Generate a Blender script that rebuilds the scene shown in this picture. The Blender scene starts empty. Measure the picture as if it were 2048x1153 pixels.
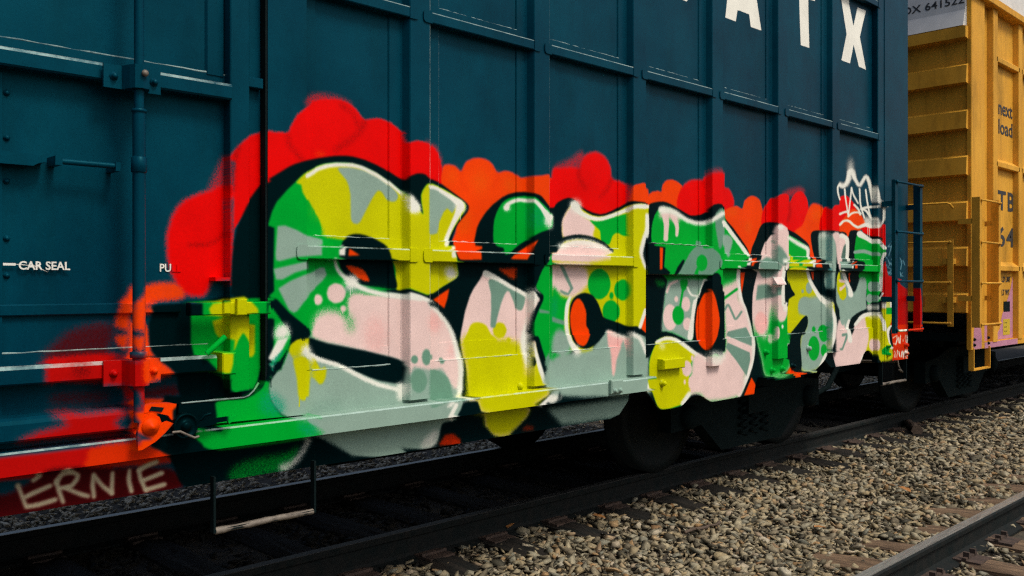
import bpy, bmesh, math, random
import numpy as np
from mathutils import Matrix, Vector, noise as mnoise

R = math.radians
sc = bpy.context.scene
rnd = random.Random(7)

# ------------------------------------------------------------------ camera, sky, sun, exposure
cam_d = bpy.data.cameras.new('camera')
cam_d.sensor_width = 36.0
cam_d.lens = 36.0 * 1810.0 / 2048.0
cam_d.shift_y = -0.0032
cam_d.clip_start = 0.05
cam_d.clip_end = 3000
cam = bpy.data.objects.new('camera', cam_d)
sc.collection.objects.link(cam)
cam.location = (0, 0, 1.57)
cam.rotation_euler = (R(90), 0, R(-44.451))
sc.camera = cam

world = bpy.data.worlds.new('World')
sc.world = world
world.use_nodes = True
wn = world.node_tree
wn.nodes.clear()
sky = wn.nodes.new('ShaderNodeTexSky')
sky.sky_type = 'NISHITA'
sky.sun_disc = False
SUN_EL, SUN_AZ = 54.0, 171.0          # azimuth: clockwise from +Y, seen from above
sky.sun_elevation = R(SUN_EL)
sky.sun_rotation = R(SUN_AZ)
sky.air_density = 1.0
sky.dust_density = 6.0
sky.ozone_density = 1.0
bg = wn.nodes.new('ShaderNodeBackground')
bg.inputs['Strength'].default_value = 0.105
wo = wn.nodes.new('ShaderNodeOutputWorld')
wn.links.new(sky.outputs[0], bg.inputs[0])
wn.links.new(bg.outputs[0], wo.inputs[0])

sun_d = bpy.data.lights.new('sun', 'SUN')
sun_d.energy = 1.5
sun_d.angle = R(14)
sun_d.color = (1.0, 0.95, 0.86)
sun = bpy.data.objects.new('sun', sun_d)
sc.collection.objects.link(sun)
sv = Vector((math.sin(R(SUN_AZ)) * math.cos(R(SUN_EL)), math.cos(R(SUN_AZ)) * math.cos(R(SUN_EL)), math.sin(R(SUN_EL))))
sun.rotation_euler = (-sv).to_track_quat('-Z', 'Y').to_euler()
sun.location = sv * 30

sc.cycles.use_denoising = False
sc.cycles.filter_width = 1.3
sc.view_settings.view_transform = 'Standard'
sc.view_settings.look = 'None'
sc.view_settings.gamma = 1.0
sc.view_settings.use_curve_mapping = False
sc.view_settings.exposure = 0.24

# ------------------------------------------------------------------ mesh helpers
COL = sc.collection

class MB:
    """collects simple solids in world metres; build() links them as one mesh object"""
    def __init__(s): s.v = []; s.f = []; s.sm = []
    def add(s, vs, fs, smooth=False):
        o = len(s.v); s.v += [tuple(p) for p in vs]
        for f in fs: s.f.append([i + o for i in f]); s.sm.append(smooth)
        return s
    def box(s, x0, x1, y0, y1, z0, z1, c=0.0):
        if c <= 0:
            vs = [(x, y, z) for z in (z0, z1) for y in (y0, y1) for x in (x0, x1)]
            return s.add(vs, [(0, 2, 3, 1), (4, 5, 7, 6), (0, 1, 5, 4), (2, 6, 7, 3), (0, 4, 6, 2), (1, 3, 7, 5)])
        # chamfer the four edges of the front (low y) face
        a = [(x0, y1, z0), (x1, y1, z0), (x1, y1, z1), (x0, y1, z1)]
        b = [(x0, y0 + c, z0), (x1, y0 + c, z0), (x1, y0 + c, z1), (x0, y0 + c, z1)]
        d = [(x0 + c, y0, z0 + c), (x1 - c, y0, z0 + c), (x1 - c, y0, z1 - c), (x0 + c, y0, z1 - c)]
        fs = [(8, 9, 10, 11), (3, 2, 1, 0)]
        for i in range(4):
            j = (i + 1) % 4
            fs += [(i, j, 4 + j, 4 + i), (4 + i, 4 + j, 8 + j, 8 + i)]
        return s.add(a + b + d, fs)
    def prism_xz(s, poly, y0, y1):
        """outline in x,z (counter-clockwise seen from -y), extruded in y"""
        n = len(poly)
        vs = [(x, y0, z) for x, z in poly] + [(x, y1, z) for x, z in poly]
        fs = [list(range(n)), list(range(2 * n - 1, n - 1, -1))]
        fs += [(i, n + i, n + (i + 1) % n, (i + 1) % n) for i in range(n)]
        return s.add(vs, fs)
    def prism_xy(s, poly, z0, z1):
        n = len(poly)
        vs = [(x, y, z0) for x, y in poly] + [(x, y, z1) for x, y in poly]
        fs = [list(range(n - 1, -1, -1)), list(range(n, 2 * n))]
        fs += [(i, (i + 1) % n, n + (i + 1) % n, n + i) for i in range(n)]
        return s.add(vs, fs)
    def prism_yz(s, poly, x0, x1):
        n = len(poly)
        vs = [(x0, y, z) for y, z in poly] + [(x1, y, z) for y, z in poly]
        fs = [list(range(n - 1, -1, -1)), list(range(n, 2 * n))]
        fs += [(i, (i + 1) % n, n + (i + 1) % n, n + i) for i in range(n)]
        return s.add(vs, fs)
    def tube(s, pts, r, n=10, wob=0.0, seed=0):
        pts = [Vector(p) for p in pts]; rg = random.Random(seed)
        vs, fs = [], []
        up0 = Vector((0.13, 0.21, 0.97))
        for i, p in enumerate(pts):
            t = (pts[min(i + 1, len(pts) - 1)] - pts[max(i - 1, 0)]).normalized()
            a = t.cross(up0 if abs(t.dot(up0)) < .95 else Vector((1, 0, 0))).normalized(); b = t.cross(a)
            rr = r * (1 + wob * rg.uniform(-1, 1))
            vs += [p + (a * math.cos(2 * math.pi * k / n) + b * math.sin(2 * math.pi * k / n)) * rr for k in range(n)]
        m = len(pts)
        for i in range(m - 1):
            for k in range(n):
                fs.append((i * n + k, i * n + (k + 1) % n, (i + 1) * n + (k + 1) % n, (i + 1) * n + k))
        o = len(s.v)
        s.add(vs, fs, True)
        s.add([vs[k] for k in range(n)] + [vs[(m - 1) * n + k] for k in range(n)], [list(range(n))[::-1], list(range(n, 2 * n))])
        return s
    def lathe(s, prof, c, axis='y', n=28):
        """prof: list of (radius, offset along axis)"""
        vs, fs = [], []
        for r, h in prof:
            for k in range(n):
                a = 2 * math.pi * k / n; u, w = r * math.cos(a), r * math.sin(a)
                vs.append({'y': (c[0] + u, c[1] + h, c[2] + w), 'x': (c[0] + h, c[1] + u, c[2] + w), 'z': (c[0] + u, c[1] + w, c[2] + h)}[axis])
        m = len(prof)
        for i in range(m - 1):
            for k in range(n):
                fs.append((i * n + k, i * n + (k + 1) % n, (i + 1) * n + (k + 1) % n, (i + 1) * n + k))
        fs += [list(range(n)), list(range((m - 1) * n, m * n))]
        return s.add(vs, fs, True)
    def bolt(s, x, y, z, r=.012, h=.014):
        return s.lathe([(r * 1.5, 0), (r * 1.5, -.003), (r, -.004), (r, -h * .7), (r * .6, -h)], (x, y, z), 'y', 8)
    def mesh(s, name):
        me = bpy.data.meshes.new(name)
        me.from_pydata(s.v, [], s.f)
        bm = bmesh.new(); bm.from_mesh(me)
        bmesh.ops.recalc_face_normals(bm, faces=bm.faces); bm.to_mesh(me); bm.free()
        me.polygons.foreach_set('use_smooth', s.sm)
        return me
    def build(s, name, mat, parent=None):
        return link(name, s.mesh(name), mat, parent)

def link(name, me, mat, parent=None, loc=(0, 0, 0)):
    o = bpy.data.objects.new(name, me)
    COL.objects.link(o)
    if mat is not None and not me.materials: me.materials.append(mat)
    o.location = loc
    if parent is not None:
        o.parent = parent
        o.matrix_parent_inverse = Matrix.Translation(-base_of(parent))
    return o

BASE = {}
def base_of(o):
    return BASE.get(o.name, Vector((0, 0, 0)))

def highlight_edges(o, mat, test):
    """painted highlight on the faces that test(normal) picks: outer corners and weld lines"""
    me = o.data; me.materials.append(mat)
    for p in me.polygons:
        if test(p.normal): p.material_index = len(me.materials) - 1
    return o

def thing(name, label, cat, loc=(0, 0, 0), group=None):
    o = bpy.data.objects.new(name, None)
    COL.objects.link(o)
    o.location = loc; o.empty_display_size = .2
    BASE[o.name] = Vector(loc)
    tag(o, label, cat, group)
    return o

def tag(o, label=None, cat=None, group=None, kind=None):
    if label: o['label'] = label
    if cat: o['category'] = cat
    if group: o['group'] = group
    if kind: o['kind'] = kind
    return o

def text(name, body, size, loc, rot, mat, parent, bold=.0, extr=.0015, sx=1.0, spacing=1.0, fit=None):
    cu = bpy.data.curves.new(name, 'FONT')
    cu.body = body; cu.size = size; cu.offset = bold; cu.extrude = extr; cu.resolution_u = 3
    cu.space_line = 1.0; cu.space_character = spacing
    tmp = bpy.data.objects.new(name, cu); COL.objects.link(tmp)
    bpy.context.view_layer.update()
    me = bpy.data.meshes.new_from_object(tmp.evaluated_get(bpy.context.evaluated_depsgraph_get()))
    bpy.data.objects.remove(tmp); bpy.data.curves.remove(cu)
    if fit:
        xs_ = [v.co.x for v in me.vertices]; lo_ = min(xs_); sx = fit / (max(xs_) - lo_)
        me.transform(Matrix.Translation((-lo_, 0, 0)))
    me.transform(Matrix.Translation(loc) @ rot.to_4x4() @ Matrix.Diagonal((sx, 1, 1, 1)))
    me.materials.clear()
    me.name = name
    return link(name, me, mat, parent)
ROT_SIDE = Matrix.Rotation(R(90), 3, 'X')
ROT_END = Matrix.Rotation(R(-90), 3, 'Z') @ Matrix.Rotation(R(90), 3, 'X')

# ------------------------------------------------------------------ material helpers
def new_mat(name):
    m = bpy.data.materials.new(name); m.use_nodes = True
    return m, m.node_tree, m.node_tree.nodes['Principled BSDF']
def N(nt, typ, **kw):
    n = nt.nodes.new(typ)
    for k, v in kw.items(): setattr(n, k, v)
    return n
def ramp(nt, stops, interp='LINEAR'):
    r = N(nt, 'ShaderNodeValToRGB'); r.color_ramp.interpolation = interp
    e = r.color_ramp.elements
    while len(e) < len(stops): e.new(.5)
    for el, (p, c) in zip(e, stops): el.position = p; el.color = (*c, 1) if len(c) == 3 else c
    return r
def mixc(nt, fac, a, b, mode='MIX'):
    m = N(nt, 'ShaderNodeMix', data_type='RGBA', blend_type=mode)
    for sock, val in ((m.inputs[0], fac), (m.inputs[6], a), (m.inputs[7], b)):
        if hasattr(val, 'node'): nt.links.new(val, sock)
        elif isinstance(val, (int, float)): sock.default_value = val
        else: sock.default_value = (*val, 1)
    return m.outputs[2]
def noise_tex(nt, scale, detail=4, rough=.6, vec=None):
    t = N(nt, 'ShaderNodeTexNoise')
    t.inputs['Scale'].default_value = scale; t.inputs['Detail'].default_value = detail; t.inputs['Roughness'].default_value = rough
    if vec is not None: nt.links.new(vec, t.inputs['Vector'])
    return t
def pos(nt, sx=1, sy=1, sz=1):
    g = N(nt, 'ShaderNodeNewGeometry')
    m = N(nt, 'ShaderNodeMapping'); m.inputs['Scale'].default_value = (sx, sy, sz)
    nt.links.new(g.outputs['Position'], m.inputs['Vector'])
    return m.outputs[0]
def bump(nt, bsdf, h, strength, dist):
    b = N(nt, 'ShaderNodeBump'); b.inputs['Strength'].default_value = strength; b.inputs['Distance'].default_value = dist
    nt.links.new(h, b.inputs['Height']); nt.links.new(b.outputs[0], bsdf.inputs['Normal'])
    return b

def simple(name, c1, c2, rough=.6, scale=6.0, metallic=0.0, spec=.4, bmp=.0, bscale=60, stretch=(1, 1, 1), rvar=.1):
    m, nt, b = new_mat(name)
    p = pos(nt, *stretch)
    n1 = noise_tex(nt, scale, 6, .65, p)
    r = ramp(nt, [(.3, c1), (.7, c2)])
    nt.links.new(n1.outputs[0], r.inputs[0])
    nt.links.new(r.outputs[0], b.inputs['Base Color'])
    rr = N(nt, 'ShaderNodeMapRange'); rr.inputs[3].default_value = rough - rvar; rr.inputs[4].default_value = rough + rvar
    nt.links.new(n1.outputs[0], rr.inputs[0]); nt.links.new(rr.outputs[0], b.inputs['Roughness'])
    b.inputs['Metallic'].default_value = metallic
    b.inputs['Specular IOR Level'].default_value = spec
    if bmp:
        n2 = noise_tex(nt, bscale, 4, .6, p); bump(nt, b, n2.outputs[0], bmp, .01)
    return m

# ------------------------------------------------------------------ the graffiti, sprayed on the car side
# outlines in millimetres on the car's side (x along the car, z up): colour index, edge softness in 0.1 mm, opacity %, then points as steps
COLS=['red', 'orange', 'orangel', 'red_shaded', 'redor', 'maroon', 'black', 'green', 'yellow', 'grey', 'white', 'grey2', 'pink', 'pink2', 'greyg', 'teal', 'teal2', 'scr', 'cream', 'letter']
GRAF="""0 85 45 1649 1953 -4 61 -9 42 -5 1 -56 -119 0 -10 9 -6 16 -3 18 0 17 4 11 10
0 56 100 1655 1906 -24 -16 5 -50 5 -114 -3 -109 -6 -35 22 -2 -18 9 -32 -1 -19 -4 -5 -5 -7 -21 -10 -18 -10 -9 -7 -3 -36 0 -31 9 -13 10 -17 22 -22 47 -12 46 -5 56 2 45 0 -7 19 65 20 34 27 27 43 23 64 24 40 20 11 1 10 -10
0 78 40 2224 2341 -3 -5 -9 -6 -45 -13 -93 9 -17 -3 -85 -24 -3 5 2 7 35 22 15 16 20 8 26 5 42 4 45 -3 51 -12
0 39 100 2737 2060 -2 -12 -6 -10 -25 -16 -35 -13 -60 -13 -68 -25 -38 -11 -3 1 -4 13 -11 16 -142 41 -60 14 -53 8 -47 0 -90 -10 -126 -32 -46 -20 -117 -70 15 -4 -23 -10 -51 -40 -41 -16 -18 -20 -37 -48 -8 -20 -1 -11 9 -34 2 -16 -2 -47 -5 -50 -12 -39 21 -4 -4 8 -3 24 -2 122 2 217 3 66 5 36 -24 6 5 18 18 24 33 34 27 21 64 27 45 12 -15 -7 79 5 9 9 8 21 29 48 40 33 37 18 10 14 13 12 48 14 67 10 38 -4 32 -10 25 -15 32 -31 14 -9 10 0 50 13 22 2 32 -3 29 -10 37 -19 24 -19 -5 -10 6 -29 6 -8 42 15 50 -2 28 -8 48 5 32 -29 19 -26 14 -43
0 86 40 2728 2138 -4 -10 -6 2 -42 43 -56 9 -17 22 -5 14 1 3 3 1 19 -8 54 2 24 -18 14 -18 10 -18
1 77 60 2099 2117 -9 -9 -22 -6 -21 2 -9 7 9 9 21 5 22 -1
1 36 100 3518 1766 -3 -19 -56 -21 -35 -27 -78 -13 -109 -4 -312 8 -136 -8 -25 0 -20 4 -12 10 -2 15 3 17 49 21 10 29 22 36 4 17 0 45 -8 50 -8 23 -12 19 -51 53 -10 17 -4 17 -1 19 10 45 12 12 25 5 29 -1 18 -5 27 -19 6 0 6 6 18 32 14 14 40 17 33 5 40 -1 28 -8 24 -15 24 -31 7 -4 10 -1 44 13 21 0 32 -5 44 -19 11 -3 23 3 17 6 71 9 39 9 82 -11 6 -32 1 -45 -7 -152 9 -44
2 253 50 3029 2073 -2 -14 -6 -14 -10 -12 -12 -10 -14 -6 -15 -3 -14 0 -14 5 -12 8 -9 10 -6 13 -2 14 2 14 6 14 9 12 12 9 14 7 14 3 15 0 14 -5 12 -7 10 -11 6 -13
2 187 50 3227 2076 -1 -8 -14 -15 -11 -6 -27 -6 -13 0 -24 6 -8 6 -7 15 7 16 8 7 24 10 13 2 27 -2 11 -4 14 -13
2 249 50 2913 1871 -1 -19 -13 -33 -10 -11 -11 -8 -13 -3 -12 2 -12 7 -9 11 -8 14 -6 36 6 35 8 16 9 12 12 7 12 4 13 -2 11 -7 10 -11 8 -14 5 -17
2 176 40 2826 2087 -1 -8 -8 -14 -7 -5 -16 -6 -8 1 -13 6 -5 6 -5 14 5 15 5 7 13 9 8 1 16 -2 7 -4 8 -13
0 120 40 3737 2239 -5 -21 -16 -16 -36 -9 -112 -12 -71 2 4 6 23 12 101 40 79 49 12 1 10 -10 8 -19
0 51 100 4100 2066 -6 -85 2 -13 -23 -12 -36 -11 -47 -11 -99 -14 -39 -3 -50 3 -74 26 -54 24 -41 6 -46 -1 -42 -7 -17 -10 -30 -30 -12 -6 -9 9 -5 32 -54 11 -2 33 2 95 54 22 5 37 9 19 12 8 47 2 73 12 77 0 6 4 10 30 19 25 17 16 31 14 52 13 22 -1 40 -9 25 -11 21 -15 23 -30 4 -12 5 -43 7 -10 11 -7 14 -4 33 -4 65 -17 -5 -9 4 -27
1 43 100 4312 2066 -4 -32 -106 -40 -39 -5 -43 1 -17 4 -10 8 0 3 5 22 9 96 3 9 8 6 14 4 74 16 14 -2 10 -10 73 -13 7 -31
1 43 100 4232 2019 -61 4 0 122 53 4
1 40 100 4669 2164 -3 -8 -23 -33 -7 -15 -1 -19 6 -47 -7 -21 -24 -14 -51 -7 -71 -2 -145 7 -111 0 -20 9 -3 14 6 15 17 27 72 18 17 16 37 17 60 10 28 -4 5 2 11 43 24 20 20 10 25 5 26 2 41 -4 27 -8 30 -13 12 -12
0 120 35 5126 2288 -2 -10 -97 -20 -107 2 -21 5 9 5 -9 4 5 8 17 15 45 11 20 2 34 -2 12 -4 8 -7 84 2
0 52 100 5249 2109 -3 -13 -21 -31 -34 -31 -21 -13 -25 -9 -108 -14 -119 -20 -12 -5 -70 5 -105 13 -82 18 -21 11 -11 12 -5 14 -3 38 14 35 31 46 34 28 41 20 27 9 28 5 39 4 32 -1 11 2 42 32 -7 4 13 8 97 14 111 6 6 -12 -5 -59 2 -14 9 -7 39 -2 12 -3 21 -14 17 -18 14 -21 11 -24
1 34 100 5645 2021 -6 -21 -12 -24 -107 -172 -20 -27 -19 -20 -30 -19 -14 -2 -36 11 -24 14 -116 91 -92 56 -26 19 -18 18 -88 15 -3 21 7 40 84 22 8 11 23 13 64 18 56 8 17 -1 48 -13 13 1 9 6 15 37 7 11 11 8 40 21 26 8 25 4 26 -1 28 -6 27 -10 11 -7 15 -22 18 -41 27 -36 6 -14
2 148 40 5292 2053 -2 -7 -16 -12 -44 -10 -42 5 -10 5 -6 6 -2 6 8 13 10 5 42 10 31 -1 13 -4 16 -10
2 151 40 5481 1961 -2 -11 -12 -19 -10 -8 -24 -6 -13 1 -21 10 -7 8 -7 21 7 21 7 9 21 12 13 2 24 -4 10 -6 12 -19
0 101 35 6215 2260 -1 -8 -17 -8 -31 -9 -82 -17 -37 -5 -176 -13 -69 4 -7 6 23 9 47 15 151 26 105 22 32 0 28 -5 22 -8
0 40 100 6269 2137 -3 -17 -24 -73 -12 -23 -16 -21 -46 -45 -28 -22 -29 -18 -27 -12 -24 -3 -22 3 -49 15 -124 2 -130 29 -10 11 5 9 -33 1 -70 -9 -15 3 -10 10 -4 15 0 18 5 34 12 30 19 29 36 39 28 23 15 7 15 4 -8 -1 9 -4 7 17 7 5 55 14 44 4 27 -2 102 6 6 -9 3 -37 4 -6 5 1 54 54 22 16 55 18 38 3 33 -10 42 -29 10 -11 14 -26
1 63 100 6537 2104 -8 -22 -35 -59 -17 -35 -10 -40 1 -48 22 -144 -97 -29 -6 -36 78 -17 -33 -7 -172 10 -28 12 -18 19 85 30 -24 63 -23 28 -38 25 -146 68 -21 19 6 16 25 14 72 26 27 14 28 31 28 45 37 49 35 26 28 12 16 3 39 1 42 -5 30 -8 37 -26 32 -12 7 -8
2 168 40 6467 2100 -3 -13 -8 -11 -13 -11 -16 -8 -39 -8 -21 0 -34 10 -13 10 -8 10 -2 12 2 12 8 12 13 10 34 15 21 2 39 -4 16 -6 13 -9 8 -11
0 35 100 7048 2092 -8 -49 -24 -44 -46 -31 -85 -19 -221 -18 -118 -4 -10 4 2 5 -71 12 -29 28 -2 41 15 48 36 74 12 15 16 6 19 1 -5 -4 14 -19 8 11 24 19 13 7 67 7 12 5 109 18 -105 3 -2 25 110 20 15 7 42 10 46 0 23 -4 47 -17 85 -44 9 -13
1 44 100 7229 2062 -11 -13 -29 -16 -96 -35 -101 -29 -97 -21 -47 -8 -40 -2 -147 9 -4 19 3 23 7 23 112 27 11 16 15 15 97 69 45 25 45 12 23 2 44 -4 44 -14 45 -25 67 -50 12 -11
0 37 100 7484 1861 -96 18 66 14 -236 64 -69 73 265 34 -58 1 56 9 68 -5
3 47 100 7812 1613 -141 -85 0 -318 -259 9 -12 258 12 191 66 99 56 -119 124 -20
3 48 100 7959 1331 -3 -64 -19 -44 -44 -25 -63 -15 -69 -4 -61 9 -42 23 -18 46 -5 68 5 77 9 72 9 54 11 34 15 22 18 15 33 14 11 -1 27 -32 13 -10 104 -32 14 -2 20 3 7 -8 23 -130
4 24 100 8101 913 0 -22 -450 21 -117 32 0 284 443 1 0 -284
5 71 22 1680 2106 -9 5 -8 -7 -18 -43 -6 -39 -5 -93 2 -5 7 -3 7 3 2 5 8 114
5 75 22 1965 2077 -51 45 -13 16 -4 41 -7 3 -8 -4 -4 -28 5 -21 6 -10 41 -39 24 -15 8 4
5 80 22 2301 2281 -1 7 -3 4 -6 1 -11 -3 -4 -6 -12 -36 -15 -19 -52 -43 -61 -38 -7 -10 6 -8 13 1 50 30 42 31 39 37 14 25
5 79 22 2266 2253 -19 41 -9 11 -12 10 -53 26 -11 -1 -5 -7 4 -7 37 -18 24 -15 7 -9 17 -39 4 -4 13 2
5 70 22 1655 1799 -45 -44 -26 -18 -16 -6 -21 -4 -50 0 -5 -2 -4 -7 3 -6 6 -2 36 0 29 2 30 10 30 21 24 24 -16 7 9 12 -6 9
5 101 22 3762 2096 -3 6 -36 32 -19 23 -2 18 8 26 -2 6 -4 3 -12 1 -11 -9 -7 -27 -1 -13 4 -13 9 -14 49 -45 14 -3 11 5
5 104 22 3991 2177 -3 4 -13 2 -13 -8 -18 -35 -18 -26 -63 -52 -4 -6 5 -7 6 -2 15 4 54 42 24 27 28 51
4 89 22 2899 2020 -33 42 -8 55 -12 0 -5 -7 4 -42 9 -22 27 -31 9 -2
4 92 22 3095 2126 -5 7 -13 -3 -7 -51 -43 -49 8 -7 10 4 36 37 12 23
5 118 22 4912 2098 -13 -4 3 0 2 8 -5 87 6 16 -26 31 -12 4 -14 -7 0 -5 25 -31 17 -25 8 -30 5 -40
5 100 22 6012 2109 -10 57 -5 5 -7 1 -22 -5 -2 -6 10 -54 -1 -15 -5 -15 -99 -24 -23 -40 1 -6 11 -4 107 9 7 5 31 58 6 17
5 102 85 1221 1404 -4 -25 -17 -31 2 -8 10 -19 -1 -7 -14 -5 -32 -1 -97 3 -71 10 -8 7 3 10 58 55 28 18 33 14 50 12 23 1 17 -2 15 -10
3 51 100 1251 1315 -32 -1 5 -14 3 -40 -2 -17 -6 -12 -9 -4 -53 11 27 -9 -112 12 -36 9 -16 0 12 -10 -19 -1 -32 10 -4 6 0 36 -5 16 22 1 0 7 3 6 18 6 129 7 71 -4 27 -8
5 126 60 1112 1281 -7 -12 -19 -4 -19 6 -8 14 8 13 19 4 19 -7
5 102 70 1207 1178 -3 -7 -10 -5 -20 -1 -89 2 -59 7 -11 5 -5 10 4 11 16 6 126 -4 35 -4 9 -6 6 -7
5 81 90 1468 1179 -3 -7 -8 -5 -19 -3 -58 0 -46 3 -9 3 -4 4 2 10 -49 19 7 3 63 -12 52 8 46 0 17 -7
3 53 100 1325 1174 -2 -11 -55 5 -8 -11 -11 -6 8 -8 20 -5 -9 12 -13 56 -40 21 -5 59 3 22 48 3 15 6 -34 10 15 -6 11 -11 5 -22 2 -31 -2 -56
1 67 95 1478 1535 -4 -12 -15 -6 -65 -4 -29 -5 -24 -9 -60 0 -6 -5 2 -1 78 -6 3 -9 -1 -10 -6 -4 -11 4 -60 4 -4 -4 -6 -87 -4 -24 -6 -11 -8 -1 -12 11 -9 15 -6 19 51 3 0 13 -50 19 4 38 8 34 8 14 27 28 4 19 7 7 60 3 39 8 45 1 12 -2 19 -9 13 -13
1 53 95 1432 1241 -50 -10 -51 9 -2 -2 5 -2 -23 -7 -39 1 -9 4 -4 11 -3 36 3 37 11 4 3 8 3 103 2 5 3 1 3 -5 57 -12 9 -83 7 -16 14 -16 -37 3 15 -6 37 -29 18 -19 1 -3 -4 -3
3 76 100 1259 1136 -22 8 2 -5 -2 -5 -9 -11 -30 -16 -4 -6 3 -7 23 -24 31 -19 0 -6 -26 -2 -54 1 -95 11 -153 -1 -29 16 26 12 40 11 81 12 2 4 -2 6 -15 17 -30 9 3 1 55 5 36 -11 126 3
3 25 100 1228 933 -2 -17 -350 17 -142 2 -29 33 0 41 133 17 266 -1 82 -8 -5 -50
4 52 100 1474 926 -12 -7 -44 -2 -146 6 -114 9 -19 5 -50 30 15 19 0 24 5 8 12 5 51 6 85 0 -11 8 36 -8 47 -27 135 -65
1 26 100 1412 1153 -48 15 38 -11 6 -4 0 -5 -9 -12 -20 -12 0 -33 -13 -18 -62 -59 -30 -12 9 -12 -11 0 -28 13 -4 10 19 6 0 18 41 0 -59 37 16 30 -3 4 -14 4 13 -5 -5 6 -9 22 29 2 0 13 5 8 13 4 41 1
5 63 100 1493 832 -1 -7 -5 -7 -34 -9 -33 -2 -185 1 -374 -16 -34 1 -23 7 -13 15 -4 21 2 24 6 22 9 14 12 4 59 -12 23 1 23 8 76 40 -32 27 23 5 34 1 65 -7 53 -26 95 -14 123 -13 66 -13 24 -10 17 -12 21 -24
6 35 100 7778 919 -125 16 -45 -1 31 -22 -118 -19 -140 -20 -157 -17 -165 -8 -177 5 -388 29 -198 9 -194 -4 -191 -24 -379 -78 -184 -33 -178 -19 -176 0 -176 12 -324 32 -137 7 -30 -1 11 -8 -58 -1 -287 -24 -105 -5 -229 -1 -1336 16 -149 -7 -225 -22 -61 -1 -52 6 -47 11 -110 34 -164 25 -16 6 -15 11 -13 18 -37 94 -66 37 -20 15 -28 15 -5 11 56 71 6 15 -2 29 24 23 4 16 57 -7 -9 32 -4 43 -39 18 -22 23 -38 29 -13 7 37 -3 -18 19 -7 26 -4 73 2 10 12 26 -9 22 0 6 9 5 20 3 124 6 -36 3 76 2 82 15 28 2 -21 5 4 20 5 109 7 71 11 53 41 83 10 17 37 21 28 38 20 22 23 13 -15 3 94 60 27 13 41 15 96 26 78 17 45 5 45 1 63 -8 64 -16 48 -16 57 -26 31 -11 -3 -4 3 -1 5 2 8 16 5 2 36 13 28 2 21 -4 20 -15 53 4 67 -19 131 -62 23 -14 12 -13 0 -15 -10 -17 -59 -57 -28 -45 -11 -28 -3 -22 17 -27 -35 -13 29 -33 76 -2 5 5 4 31 45 15 2 32 19 72 18 32 38 46 47 41 67 42 41 17 55 14 61 6 20 -8 37 -6 15 -5 15 -10 46 -40 67 0 11 1 38 30 41 19 39 11 29 0 19 -6 41 -25 65 -24 56 -13 58 -6 51 9 57 19 110 45 6 9 10 5 77 0 45 -3 74 3 -5 -10 -67 -13 73 9 35 17 36 9 46 7 46 4 37 -3 53 -11 178 -53 20 -2 47 2 52 9 51 18 -3 12 12 25 16 9 49 9 24 1 20 -2 15 -5 86 -2 -3 -48 6 -15 30 -23 72 -42 158 -112 29 -23 16 -18 8 -14 4 -17 4 -1 6 5 26 55 49 61 43 69 21 22 26 16 36 9 43 5 22 -1 22 -9 32 -5 79 -25 117 -2 103 -22 138 -46 34 -15 25 -15 14 -18 4 -21 0 -40 5 -14 14 -10 36 -11 16 -1 8 5 -2 11 -33 60 -23 69 -5 25 2 23 13 16 26 10 39 6 45 2 97 2 144 -1 161 5 36 -5 14 -6 12 -10 15 -40 6 -3 5 8 9 36 9 19 14 13 23 6 62 5 98 -6 129 -23 116 -15 74 -14 -81 -16 107 -42 10 -1 2 4 -1 6 -3 3 -1 -1 1 -50 -8 -45 -8 -20 -30 -52 -9 -36 -16 -233 5 -64 5 -15 9 -15 15 -13 65 -36 18 -15 13 -16 19 -35 38 -105 18 -68 5 -31 0 -30 -4 -31 -11 -53 115 -27 10 -5 23 4
1 18 100 2975 1744 -45 -16 3 -38 -135 -3 -12 9 -17 33 37 14 -12 22 181 -8
1 28 100 3330 1800 -30 -35 -9 -34 -29 -12 -18 -23 -119 1 29 23 64 14 62 30 19 23
1 21 100 2775 1552 -12 -47 -19 -46 -75 42
1 56 85 3218 1658 -8 -60 -36 7 -86 45
1 22 100 4322 1504 -23 -110 -69 -12 0 -95 -48 24 48 187
1 22 100 4372 1788 -3 -122 -25 -4 0 121
1 22 100 4375 1788 -6 -122 -25 -8 0 133
1 22 100 5385 1654 -47 -151 -15 151
1 23 100 5521 1754 -10 -19 -96 -21 -10 -18 -32 -1 16 34 92 20
1 25 100 6473 1738 -93 -21 7 -19 -107 1 -3 19 94 21 -3 18 99 0
1 25 100 6349 1668 -5 -61 -20 0 -24 61
1 27 100 7064 1756 -101 -31 7 -29 -51 2 2 28 110 32
1 27 100 6975 1665 -11 -70 -27 -10 -11 79
1 23 100 5510 879 0 -53 -156 2 95 115
1 30 100 6102 933 -18 -27 -181 4 0 27 108 74
4 53 70 2856 826 -4 -23 -132 16 38 43 54 -1
4 57 70 3367 820 -101 8 36 19 46 -8
4 66 70 4299 833 -27 -8 9 -2 -30 5 36 19
4 45 100 7195 930 -57 3 17 22 40 -8
7 26 100 2881 1945 -8 -20 -63 -77 -24 -34 -23 -39 -6 -15 0 -5 4 -2 30 0 10 -16 -41 -9 14 -29 4 -20 45 -5 7 -40 0 -16 -7 -13 -12 -11 -20 -12 -58 -24 -43 -26 -16 -6 -59 -3 -21 3 -71 22 -32 7 -126 -12 -35 -6 -35 -10 -80 -36 -110 -62 -25 -19 -49 -49 -10 -8 -7 1 -2 27 -3 9 -38 10 -76 58 -53 53 -9 4 -20 3 -8 9 22 18 -3 86 4 163 -28 8 18 57 20 38 48 52 64 59 18 14 41 14 51 29 28 10 45 9 63 5 52 -4 73 -16 65 -25 98 -54 25 -33 50 -38 3 -4 -7 -7 19 -19 3 0 0 5 -10 55 -1 27 11 23 18 22 10 7 61 8 67 -16 47 -17 73 -32 20 -12 5 -5
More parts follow.
